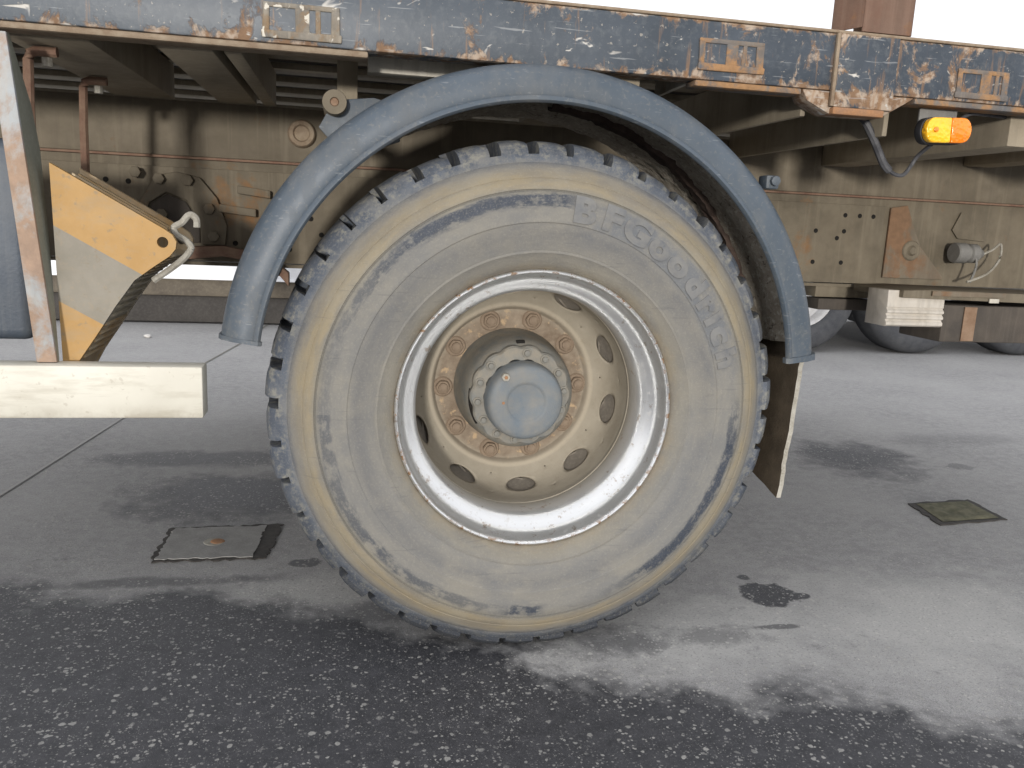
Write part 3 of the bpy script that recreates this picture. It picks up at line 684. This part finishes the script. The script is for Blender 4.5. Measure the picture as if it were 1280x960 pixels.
# mud flap
b = MB(); rows = []
for i in range(25):
    t_ = i / 24; row = []
    for k in range(13):
        s_ = k / 12; yy = .0 + .36 * s_
        zb = .352 + .075 * s_; z_ = .735 + (zb - .735) * t_
        xx = .600 - .022 * t_ ** 1.3 + .004 * mnoise.noise((t_ * 6, s_ * 5, 3)) + .002 * mnoise.noise((t_ * 22, s_ * 22, 3))
        row.append((xx, yy, z_))
    rows.append(row)
F_ = [[b.bm.verts.new(p) for p in r_] for r_ in rows]; B_ = [[b.bm.verts.new((p[0] + .010, p[1], p[2])) for p in r_] for r_ in rows]
for i in range(24):
    for k in range(12):
        b._face((F_[i][k], F_[i][k + 1], F_[i + 1][k + 1], F_[i + 1][k])); b._face((B_[i][k + 1], B_[i][k], B_[i + 1][k], B_[i + 1][k + 1]))
    b._face((F_[i][12], B_[i][12], B_[i + 1][12], F_[i + 1][12]))
for k in range(12): b._face((F_[24][k], F_[24][k + 1], B_[24][k + 1], B_[24][k])); b._face((F_[0][k + 1], F_[0][k], B_[0][k], B_[0][k + 1]))
fl = b.build('mud_flap', M['flap'], truck, smooth=50)
b = MB()
for i in range(24):
    p, p2 = rows[i][0], rows[i + 1][0]
    A = [b.bm.verts.new((p[0] - .0003 + dx, p[1] - .001, p[2])) for dx in (0, .0106)]; B = [b.bm.verts.new((p2[0] - .0003 + dx, p2[1] - .001, p2[2])) for dx in (0, .0106)]
    b._face((A[0], A[1], B[1], B[0]))
bmesh.ops.remove_doubles(b.bm, verts=b.bm.verts, dist=1e-5)
b.build('flap_edge', M['flapedge'], fl)

# ---- wheel: own origin on the axle, at the plane of the rim lip
wheel = MB().lathe([(0, .30), (.05, .298), (.06, .60), (0, .60)], 24).build('wheel', M['drum'], truck, loc=(0, 0, .555))
# rim
rim_prof = [(.2965, .022), (.2995, .012), (.3000, .003), (.2985, -.0015), (.2955, -.003), (.2930, -.0010), (.2905, .006), (.2885, .014), (.2870, .022), (.2850, .030), (.2815, .038), (.2750, .045),
            (.2660, .052), (.2570, .059), (.2520, .066), (.2500, .076), (.2495, .100), (.2510, .125), (.2530, .141)]
b = MB(); b.lathe(rim_prof, 128); b.build('rim', M['rim'], wheel, smooth=50)
# disc with ten hand holes (real openings): bowl surface gridded in angle, cells inside a hole left out
def disc_prof(t):          # t 0 at the barrel, 1 at the hub bore
    x = t * DL[-1]; i = 0
    while i < len(DL) - 2 and DL[i + 1] < x: i += 1
    f = (x - DL[i]) / (DL[i + 1] - DL[i]); a, c = DP[i], DP[i + 1]
    return a[0] + (c[0] - a[0]) * f, a[1] + (c[1] - a[1]) * f
def rounded(pts, k=4):
    out = []
    for i in range(len(pts) - 1):
        p0, p1, p2, p3 = [Vector(pts[max(0, min(len(pts) - 1, i + d))]) for d in (-1, 0, 1, 2)]
        for q in range(k):
            t = q / k; out.append(tuple(.5 * ((2 * p1) + (p2 - p0) * t + (2 * p0 - 5 * p1 + 4 * p2 - p3) * t * t + (3 * p1 - p0 - 3 * p2 + p3) * t ** 3)))
    return out + [pts[-1]]
DP = rounded([(.2528, .139), (.2555, .144), (.2580, .149), (.2592, .155), (.2575, .163), (.2565, .185), (.2545, .207), (.2500, .227), (.2420, .2455), (.2300, .2605), (.2160, .271), (.2060, .2765), (.2010, .2775), (.1970, .2790), (.1930, .2850), (.1890, .2920), (.183, .2945), (.150, .2955), (.1395, .296)])
DL = [0]
for p_, q_ in zip(DP, DP[1:]): DL.append(DL[-1] + math.hypot(p_[0] - q_[0], p_[1] - q_[1]))
LEN_ = DL[-1]; TCL = min(range(len(DP)), key=lambda i: abs(DP[i][0] - .2445) + abs(DP[i][1] - .2405))
hole_ang = [24.5 + 36 * k for k in range(10)]
TC, TW, HT, HA = DL[TCL] / LEN_, .036 / LEN_, .0255 / LEN_, 8.6       # band centre, half width, hole half sizes in t and degrees
b = MB()
def dv(a, t_):
    r_, y_ = disc_prof(t_); an = math.radians(a); return b.bm.verts.new((r_ * math.cos(an), y_, r_ * math.sin(an)))
NPH = 72; edge_a = set()
for h in hole_ang:
    rings_ = []
    for i in range(NPH):
        ph = 2 * PI * i / NPH; cx_, cy_ = math.cos(ph), math.sin(ph)
        k_ = min(18 / (HA * abs(cx_)) if abs(cx_) > 1e-9 else 1e9, TW / (HT * abs(cy_)) if abs(cy_) > 1e-9 else 1e9)
        ou = (HA * cx_ * k_, HT * cy_ * k_)
        if abs(abs(ou[1]) - TW) < 1e-7: edge_a.add(round(ou[0], 6))
        rings_.append([dv(h + HA * cx_ + (ou[0] - HA * cx_) * q / 5, TC + HT * cy_ + (ou[1] - HT * cy_) * q / 5) for q in range(6)])
    for i in range(NPH):
        A, B = rings_[i], rings_[(i + 1) % NPH]
        for q in range(5): b._face((A[q], A[q + 1], B[q + 1], B[q]))
edge_a |= {-18.0, 18.0}; ea = sorted(edge_a)
for t0_, t1_, nt_ in ((0, TC - TW, 16), (TC + TW, 1, 40)):
    for h in hole_ang:
        g_ = [[dv(h + a, t0_ + (t1_ - t0_) * i / nt_) for i in range(nt_ + 1)] for a in ea]
        for A, B in zip(g_, g_[1:]):
            for i in range(nt_): b._face((A[i], A[i + 1], B[i + 1], B[i]))
bmesh.ops.remove_doubles(b.bm, verts=b.bm.verts, dist=2e-5)
disc_o = b.build('wheel_disc', M['disc'], wheel, smooth=40)
sm = disc_o.modifiers.new('thickness', 'SOLIDIFY'); sm.thickness = .005; sm.offset = 0
# nuts
def nut_mesh():
    b = MB(); b.lathe([(.0, -.023), (.008, -.023), (.011, -.021), (.012, -.014)], 16)
    b.prism([(.0185 * math.cos(PI / 3 * a), .0185 * math.sin(PI / 3 * a)) for a in range(6)], -.016, -.002, 'Y', .004, 3)
    b.lathe([(.0, -.0045), (.022, -.0045), (.025, -.001), (.025, .003)], 20)
    return b
n0 = nut_mesh().build('wheel_nut', M['nut'], wheel, loc=(.1675 * math.cos(math.radians(2)), .2925, .1675 * math.sin(math.radians(2))))
for k in range(1, 10):
    a = math.radians(2 + 36 * k); dup(n0, wheel, (.1675 * math.cos(a), .2925, .1675 * math.sin(a)), (0, rnd.random(), 0))
# hub: drum, bolted planetary flange, cap
b = MB(); b.lathe([(.1405, .300), (.1405, .286), (.137, .276), (.134, .230), (.129, .190), (.122, .168), (.112, .158), (.0, .158)], 72); b.build('hub_drum', M['hubdusty'], wheel)
b = MB(); ring = []; NP = 168
for i in range(NP):
    a = 2 * PI * i / NP; lob = .5 + .5 * math.cos(a * 14 - .3)
    ring.append((a, .1110 + .0060 * lob ** .5 + .0008 * math.sin(a * 5)))
pro = [(-.004, .160), (0, .156), (0, .141), (-.004, .1365), (-.024, .1365), (-.03, .134)]
vv = [[b.bm.verts.new(((R_ + d_) * math.cos(a), y_, (R_ + d_) * math.sin(a))) for d_, y_ in pro] for a, R_ in ring]
for i in range(NP):
    A, B = vv[i], vv[(i + 1) % NP]
    for k in range(len(pro) - 1): b._face((A[k], A[k + 1], B[k + 1], B[k]))
hf = b.build('hub_flange', M['hubdusty'], wheel, loc=(-.006, 0, .004), smooth=40)
bo = MB()
bo.prism([(.0078 * math.cos(PI / 3 * a), .0078 * math.sin(PI / 3 * a)) for a in range(6)], -.008, .002, 'Y', .002); bo.lathe([(0, -.0012), (.0105, -.0012), (.0115, .002)], 14)
b0 = bo.build('flange_bolt', M['hubdusty'], wheel, loc=(-.006 + .1005 * math.cos(.13), .1355, .004 + .1005 * math.sin(.13)))
for k in range(1, 14):
    a = .13 + 2 * PI * k / 14
    if k == 4: continue
    dup(b0, wheel, (-.006 + .1005 * math.cos(a), .1355, .004 + .1005 * math.sin(a)), (0, rnd.random(), 0))
b = MB(); b.lathe([(.089, .140), (.0885, .118), (.0865, .104), (.0835, .0955), (.079, .0905), (.070, .0885), (.050, .0880), (.0445, .0885), (.0425, .0905), (.040, .0915), (.0, .0910)], 72)
cap = b.build('hub_cap', M['hub'], wheel, loc=(-.003, 0, -.001), smooth=50)
b = MB(); b.prism([(-.050 + .0095 * math.cos(PI / 3 * a), .059 + .0095 * math.sin(PI / 3 * a)) for a in range(6)], .079, .094, 'Y', .0015); b.build('filler_plug', M['flapedge'], cap)
MB().disc_y(-.050, .059, .0042, .0775, .079, 10, .0008).build('plug_screw', M['rustorange'], wheel, loc=(-.003, 0, -.001))
MB().disc_y(-.052, .000, .0035, .0865, .089, 8, .0006).build('cap_rivet', M['rustorange'], wheel, loc=(-.003, 0, -.001))
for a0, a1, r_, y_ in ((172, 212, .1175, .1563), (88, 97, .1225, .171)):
    b = MB(); b.lathe([(r_ - .004, y_ + .001), (r_ - .004, y_ - .0035), (r_ + .004, y_ - .0035), (r_ + .006, y_ + .004)], 8, 0, 0, a0, a1, close_prof=True, caps=True); b.build('shadow_arc', M['black'], wheel)  # black arcs painted in for the shadow lines beside the flange
# brake drum behind the hand holes
b = MB(); b.lathe([(0, .345), (.150, .330), (.195, .325), (.213, .302), (.232, .286), (.243, .266), (.2485, .248), (.2515, .234), (.2530, .222), (.2530, .350), (.230, .52), (.10, .52)], 72); b.lathe([(.2532, .37), (.256, .372), (.256, .40), (.2532, .402)], 72)
b.build('brake_drum', M['drum'], wheel, smooth=40)
for k in range(10):
    a = math.radians(hole_ang[k] + 2); b = MB(); b.box(-.0022, .0022, -.003, .003, -.032, .032, .0008)
    o = b.build('drum_rib', M['drum'], wheel); o.location = (.2385 * math.cos(a), .2735, .2385 * math.sin(a)); o.rotation_euler = (0, -a + .35, 0)
# tyre
def tyre_profile():
    f = [(.288, .020), (.2975, .012), (.3005, .004), (.305, -.003), (.312, -.0085), (.322, -.0140), (.333, -.0185), (.3345, -.0200), (.3375, -.0200), (.339, -.0195), (.352, -.0240), (.366, -.0275), (.380, -.0300), (.3935, -.0315),
         (.3955, -.0332), (.399, -.0333), (.404, -.0325), (.418, -.0325), (.430, -.0318), (.442, -.0300), (.4535, -.0270), (.4555, -.0262), (.4565, -.0240), (.4585, -.0238), (.4598, -.0252), (.463, -.0240), (.472, -.0195), (.4800, -.0150), (.4812, -.0130), (.4826, -.0135), (.492, -.0065), (.503, .0035), (.511, .0105), (.5135, .0150), (.516, .0155), (.522, .0185),
         (.530, .0220), (.538, .0260), (.546, .0320), (.5525, .0390), (.5575, .0490), (.5600, .060), (.5615, .080), (.5618, .105), (.5625, .135), (.5630, .165)]
    full = f + [(r_, .33 - y_) for r_, y_ in f[-2::-1]]
    return full
TP = tyre_profile(); NB = 42
phases = [(.0, 0), (.03, 0), (.2, 0), (.4, 0), (.58, 0), (.73, 0), (.765, 0), (.79, 1), (.88, 1), (.97, 1)]
b = MB(); cols = []
for k in range(NB):
    jit = rnd.uniform(-.09, .07); jr = rnd.uniform(-.0045, .0018)
    for ph, gr in phases:
        p2 = ph if ph < .5 else min(.985, ph + jit * (1 if ph < .95 else 0))
        cols.append((2 * PI * (k + p2) / NB, gr, jr, ph))
vv = []
for a, gr, jr, ph in cols:
    row = []
    for r_, y_ in TP:
        ym = min(y_, .33 - y_)
        s_ = max(0, min(1, (r_ - .531) / .010))          # 0 on the sidewall, 1 on the shoulder blocks
        mid = 1 if ym < .14 else 0
        rr, yy = r_, y_; ao = a
        if s_ > 0:
            if gr and mid:
                rr = r_ - .0285 * s_; yy = y_ + (.010 * s_ if y_ < .165 else -.010 * s_)
            else:
                rr = r_ + jr * s_
                if y_ < .165: yy = y_ - .0055 * max(0, min(1, (r_ - .5295) / .003)) * max(0, min(1, (.5585 - r_) / .006))
                if mid: rr -= s_ * (.0045 * max(0, 1 - ph / .3) ** 1.5 if ph < .3 else .0)                # worn leading edge
            ao = a + .03 * max(0, ym - .03)                      # grooves run slightly oblique
        x_, z_ = rr * math.cos(ao), rr * math.sin(ao)
        if z_ < -.5545:                                             # standing on the ground
            z_ = -.5545 + (z_ + .5545) * .02
        elif z_ < -.44 and y_ < .03:
            yy -= .006 * ((-.44 - z_) / .115) ** 1.0 * math.exp(-(x_ / .22) ** 2)
        row.append(b.bm.verts.new((x_, yy, z_)))
    vv.append(row)
for i in range(len(vv)):
    A, B = vv[i], vv[(i + 1) % len(vv)]
    for k in range(len(TP) - 1): b._face((A[k], A[k + 1], B[k + 1], B[k]))
tyre = b.build('tyre', M['tyre'], wheel, smooth=32)
def side_y(R_):
    half = TP[:46]
    for (ra, ya), (rb, yb) in zip(half, half[1:]):
        if ra <= R_ <= rb: return ya + (yb - ya) * (R_ - ra) / max(1e-6, rb - ra)
    return 0
# raised sidewall lettering
LB = MB(); dg = bpy.context.evaluated_depsgraph_get()
for ch, deg, size in (('B', 80.5, .068), ('F', 72.3, .068), ('G', 64.3, .068), ('o', 56.2, .070), ('o', 48.8, .070), ('d', 41.0, .064), ('r', 34.5, .068), ('i', 29.8, .064), ('c', 24.6, .070), ('h', 17.2, .064)):
    cu = bpy.data.curves.new('t', 'FONT'); cu.body = ch; cu.size = size; cu.align_x = 'CENTER'; cu.offset = .0032; cu.extrude = .0010; cu.bevel_depth = .0005; cu.resolution_u = 5
    to = bpy.data.objects.new('t', cu); C.objects.link(to); dg.update()
    me = bpy.data.meshes.new_from_object(to.evaluated_get(dg)); C.objects.unlink(to); bpy.data.objects.remove(to)
    tm = bmesh.new(); tm.from_mesh(me); bpy.data.meshes.remove(me)
    bmesh.ops.triangulate(tm, faces=tm.faces)
    for _ in range(2):
        le = [e for e in tm.edges if e.calc_length() > .010]
        if le: bmesh.ops.subdivide_edges(tm, edges=le, cuts=1); bmesh.ops.triangulate(tm, faces=tm.faces)
    for v_ in tm.verts:
        R_ = .404 + v_.co.y; a = math.radians(deg) - v_.co.x * 1.22 / .425
        v_.co = Vector((R_ * math.cos(a), side_y(R_) - .0004 - v_.co.z - .0005, R_ * math.sin(a)))
    LB.merge(tm)
LB.build('raised_lettering', M['letter'], wheel, smooth=40)
# bead-side balance of the far side: axle tube and second wheel beyond
MB().lathe([(.07, .52), (.07, 2.0)], 24).build('axle_tube', M['frame'], truck, loc=(0, 0, .555))
fwheel = MB().lathe([(0, .30), (.25, .28), (.255, .12), (.28, .04), (.299, 0), (.31, -.005), (.40, -.03), (.47, -.02), (.53, .02), (.558, .05), (.561, .165), (.558, .28), (.50, .33), (.30, .33), (.25, .3)], 64).build('wheel', M['oldtyre'], truck, loc=(0, 2.46, .556))
fwheel.rotation_euler = (0, 0, PI)

# marker lamp with bracket and cable
lb = MB().box(.848, .943, .045, .052, 1.198, 1.247, .002).build('marker_lamp', M['greymetal'], truck)
def stad(x0, x1, z0, z1, n=10, cut=None):
    r_ = (z1 - z0) / 2; zc = (z0 + z1) / 2; k = .78
    p = []
    for i in range(n + 1):
        a = -PI / 2 + PI * i / n; p.append((x1 - r_ * k + r_ * k * math.cos(a), zc + r_ * math.sin(a)))
    for i in range(n + 1):
        a = PI / 2 + PI * i / n; p.append((x0 + r_ * k + r_ * k * math.cos(a), zc + r_ * math.sin(a)))
    return p
def tilt(p, c=(.896, 1.189), a=.045): return [(c[0] + (x - c[0]) * math.cos(a) - (z - c[1]) * math.sin(a), c[1] + (x - c[0]) * math.sin(a) + (z - c[1]) * math.cos(a)) for x, z in p]
MB().prism(tilt(stad(.838, .955, 1.160, 1.2175)), .022, .0445, 'Y', .003).build('lamp_base', M['rubber'], lb)
full = stad(.840, .953, 1.162, 1.2155); xs = .902
lft = [p for p in full if p[0] <= xs]; rgt = [p for p in full if p[0] > xs]
MB().prism(tilt([(xs - .0006, 1.2155)] + lft + [(xs - .0006, 1.162)]), .003, .0215, 'Y', .004, 3).build('lamp_lens', M['lensglow'], lb, label='amber reflector half of the lens, returned light painted in yellow')
MB().prism(tilt([(xs + .0006, 1.162)] + rgt + [(xs + .0006, 1.2155)]), .003, .0215, 'Y', .004, 3).build('lamp_lens', M['lensorange'], lb, label='orange half of the lens')
MB().tube([(.735, .14, 1.235), (.752, .11, 1.215), (.772, .10, 1.180), (.795, .10, 1.145), (.815, .10, 1.115), (.842, .10, 1.097), (.866, .10, 1.096), (.882, .10, 1.115), (.891, .09, 1.14), (.893, .05, 1.163)], [.009] * 28 + [.0045] * 30, 8, 6).build('lamp_cable', M['cable'], lb)
MB().tube([(.945, .06, 1.205), (.98, .06, 1.232), (1.03, .07, 1.238), (1.2, .10, 1.236)], .004, 6, 5).build('lamp_cable', M['cable'], lb)
MB().disc_y(.862, 1.188, .006, -.0005, .0035, 8, .001).build('lens_screw', M['lensorange'], lb)

# left: underrun bar, post, box, rods
MB().box(-2.3, -.667, -.02, .035, .546, .647, .004).build('underrun_bar', M['bar'], truck)
b = MB()
def sheared(x0a, x1a, x0b, x1b, y0, y1, za, zb, mb, bev=.0015):
    return mb.prism([(x0b, zb), (x1b, zb), (x1a, za), (x0a, za)], y0, y1, 'Y', bev)
sheared(-1.012, -.981, -.966, -.931, .006, .014, 1.232, .6485, b); post = b.build('bar_post', M['post'], truck)
b = MB(); bm = b.bm
q = [(-.9815, .0145, 1.232), (-.9315, .0145, .6485), (-.9315, .022, .6485), (-.952, .07, .87), (-.966, .095, 1.04), (-.972, .08, 1.12), (-.9810, .022, 1.232)]
va = [bm.verts.new(p) for p in q]; vb = [bm.verts.new((p[0] - .006, p[1], p[2])) for p in q]
b._face(va); b._face(vb[::-1])
for i in range(7): b._face((va[i], vb[i], vb[(i + 1) % 7], va[(i + 1) % 7]))
b.build('post_web', M['greenpost'], post)
MB().box(-2.3, -1.006, .115, .165, .672, 1.06, .022, 4).build('side_panel', M['bluebox'], truck)
for X_, Y_, zb in ((-.992, .14, .80), (-.998, .50, .86)):
    rd = MB().tube([(X_ - .006, Y_, zb), (X_ - .003, Y_, 1.12), (X_, Y_, 1.208), (X_ + .004, Y_, 1.219), (X_ + .014, Y_, 1.224), (X_ + .052, Y_, 1.224)], .0098, 8).build('holder_rod', M['rod'], truck)
    b = MB(); b.prism([(X_ + .033 + .010 * math.cos(PI / 3 * a), Y_ + .010 * math.sin(PI / 3 * a)) for a in range(6)], 1.196, 1.213, 'Z', .001); b.build('rod_nut', M['flapedge'], rd)

# ------------------------------------------------------------------ wheel chock
co = Vector((-.85, .15, .60))
ck = empty('wheel_chock', (0, 0, 0), 'yellow and grey banded wheel chock with hook handle, hung behind the white bar', 'wheel chock')
FP = [(-.938, 1.016), (-.742, .9035), (-.727, .893), (-.720, .880), (-.722, .866), (-.733, .852), (-.764, .830), (-.799, .803), (-.835, .752), (-.872, .694), (-.908, .640), (-.926, .606), (-.934, .606)]
def holed(pts, y0, y1, hx, hz, hr, name, mat, parent):
    """plate with a round hole: ring of quads from the outline to the hole"""
    b = MB(); n = 48
    cx, cz = hx, hz; out = []
    P2 = [Vector((x, z)) for x, z in pts]
    for i in range(n):
        a = 2 * PI * i / n; d = Vector((math.cos(a), math.sin(a))); best = None
        for p, q_ in zip(P2, P2[1:] + P2[:1]):
            e = q_ - p; den = d.x * e.y - d.y * e.x
            if abs(den) < 1e-9: continue
            w0 = p - Vector((cx, cz)); t_ = (w0.x * e.y - w0.y * e.x) / den; s_ = (w0.x * d.y - w0.y * d.x) / den
            if t_ > 0 and -1e-6 <= s_ <= 1 + 1e-6 and (best is None or t_ < best): best = t_
        out.append(a)
    # bridge by bmesh: outer loop + inner loop, triangle fill
    for y_ in (y0, y1):
        pass
    loops = []
    for y_ in (y0, y1):
        o_ = [b.bm.verts.new((x, y_, z)) for x, z in pts]; i_ = [b.bm.verts.new((hx + hr * math.cos(2 * PI * k / 20), y_, hz + hr * math.sin(2 * PI * k / 20))) for k in range(20)]
        eds = [b.bm.edges.new((o_[k], o_[(k + 1) % len(o_)])) for k in range(len(o_))] + [b.bm.edges.new((i_[k], i_[(k + 1) % 20])) for k in range(20)]
        bmesh.ops.triangle_fill(b.bm, use_beauty=True, use_dissolve=False, edges=eds)
        loops.append((o_, i_))
    (oa, ia), (ob, ib) = loops
    for L0, L1 in ((oa, ob), (ia, ib)):
        for k in range(len(L0)): b._face((L0[k], L0[(k + 1) % len(L0)], L1[(k + 1) % len(L0)], L1[k]))
    return b.build(name, mat, parent, smooth=30)
holed(FP, .050, .064, -.745, .878, .0105, 'side_plate', M['chock'], ck)
holed(FP, .230, .244, -.745, .878, .0105, 'side_plate', M['chock'], ck)
IN = [(-.930, .998), (-.775, .910), (-.770, .900), (-.772, .838), (-.776, .823), (-.801, .804), (-.837, .753), (-.874, .695), (-.910, .641), (-.926, .612), (-.930, .612)]
MB().prism(IN, .0645, .2295, 'Y').build('core', M['chock'], ck)
FPc = [(-.733, .852), (-.764, .830), (-.799, .803), (-.835, .752), (-.872, .694), (-.908, .640)]
b = MB(); N_ = 17
for i in range(N_):
    f = (i + .5) / N_ * (len(FPc) - 1); k = int(f); f -= k
    x = FPc[k][0] + (FPc[k + 1][0] - FPc[k][0]) * f; z = FPc[k][1] + (FPc[k + 1][1] - FPc[k][1]) * f
    b.prism([(x - .012, z + .007), (x + .002, z - .002), (x + .004, z + .001), (x - .009, z + .011)], .066, .228, 'Y', .001)
b.build('tread_rib', M['chock'], ck)
b = MB()
for y0 in (.105, .150, .190): b.prism([(-.93, 1.004), (-.755, .9035), (-.755, .895), (-.93, .990)], y0, y0 + .016, 'Y', .002)
b.build('stiffening_rib', M['chock'], ck)
MB().tube([(-.690, .10, .908), (-.691, .10, .925), (-.703, .10, .932), (-.717, .10, .917), (-.733, .10, .906), (-.728, .10, .892), (-.710, .10, .880), (-.702, .10, .866), (-.716, .10, .846), (-.745, .10, .822), (-.775, .10, .800)], .0068, 8, 5).build('hook_handle', M['flapedge'], ck)

# ------------------------------------------------------------------ stake
st = empty('stake_post', (.70, .03, 1.37), 'rusty brown steel stake standing upright in the pocket of the deck edge', 'stake')
b = MB(); b.prism([(-.040, -.022), (-.036, -.024), (.074, -.024), (.078, -.020), (.078, .050), (.072, .050), (.072, -.018), (-.040, -.018)], .003, .62, 'Z', .001)
b.prism([(-.072, .046), (-.0405, -.022), (-.0405, -.016), (-.067, .050)], .012, .62, 'Z', .001)
b.build('channel', M['stake'], st)
b = MB(); b.box(-.03, .066, -.017, .03, -.002, .05, .002); b.build('foot', M['rust'], st)

# ------------------------------------------------------------------ vehicles behind
van = empty('parked_van', (-2.6, 5.5, 0), 'white parked vehicle with brown sill, seen low down under the truck at left', 'van')
def L(o, mb, name, mat, parent, loc=None, **k): return mb.build(name, mat, parent, loc, **k)
MB().prism([(-2.6, .38), (2.45, .38), (2.45, .95), (1.9, 1.10), (1.55, 1.85), (-2.6, 1.90)], .0, 1.9, 'Y', .04, 3).build('body', M['vanwhite'], van)
MB().box(-2.55, 2.42, .03, 1.85, .232, .379, .01).build('sill', M['sill'], van)
MB().box(-2.5, 2.35, .06, 1.8, .012, .231, .01).build('underbody_shade', M['darkshade'], van)  # solid dark block standing in for the shade under the van
MB().box(-2.58, 2.46, -.012, .029, .372, .392, .003).build('trim_strip', M['vanwhite'], van)
for x0, x1 in ((-2.3, -1.1), (-1.0, .2), (.3, 1.4)): MB().box(x0, x1, -.006, .01, 1.15, 1.65, .004).build('window', M['glass'], van)

tr = empty('parked_trailer', (4.4, 4.5, 0), 'parked three-axle trailer whose grey wheels show under the truck at right', 'trailer')
MB().box(-4.5, 5.5, .10, 2.4, 1.10, 1.28, .01).build('deck', M['dark'], tr)
MB().box(-4.5, 5.5, .75, .85, .80, 1.0995, .005).build('chassis_beam', M['dark'], tr)
MB().box(-4.5, 5.5, 1.65, 1.75, .80, 1.0995, .005).build('chassis_beam', M['dark'], tr)
def tw():
    b = MB(); b.lathe([(.285, .05), (.300, .02), (.32, .0), (.38, -.012), (.44, -.002), (.475, .025), (.495, .06), (.50, .09), (.502, .18), (.50, .27), (.485, .31), (.42, .35), (.30, .34), (.285, .31)], 48)
    for k in range(3):
        pass
    return b
tw0 = tw().build('wheel', M['oldtyre'], tr, loc=(-1.125, 0, .499))
MB().lathe([(.287, .06), (.29, .03), (.28, .035), (.262, .06), (.255, .13), (.20, .17), (.10, .17), (.09, .11), (0, .10)], 40).build('rim', M['oldrim'], tw0)
for k in range(8):
    a = PI / 4 * k; MB().disc_y(.20 * math.cos(a) * .75, .20 * math.sin(a) * .75, .018, .145, .172, 6, .002).build('rim_nut', M['oldrim'], tw0)
dup(tw0, tr, (-.03, 0, .499)); dup(tw0, tr, (1.04, 0, .499))
for x in (-1.125, -.03, 1.04):
    o = dup(tw0, tr, (x, 2.5, .499), (0, 0, PI)); MB().tube([(x, .3, .499), (x, 2.2, .499)], .06, 12).build('axle', M['dark'], tr)
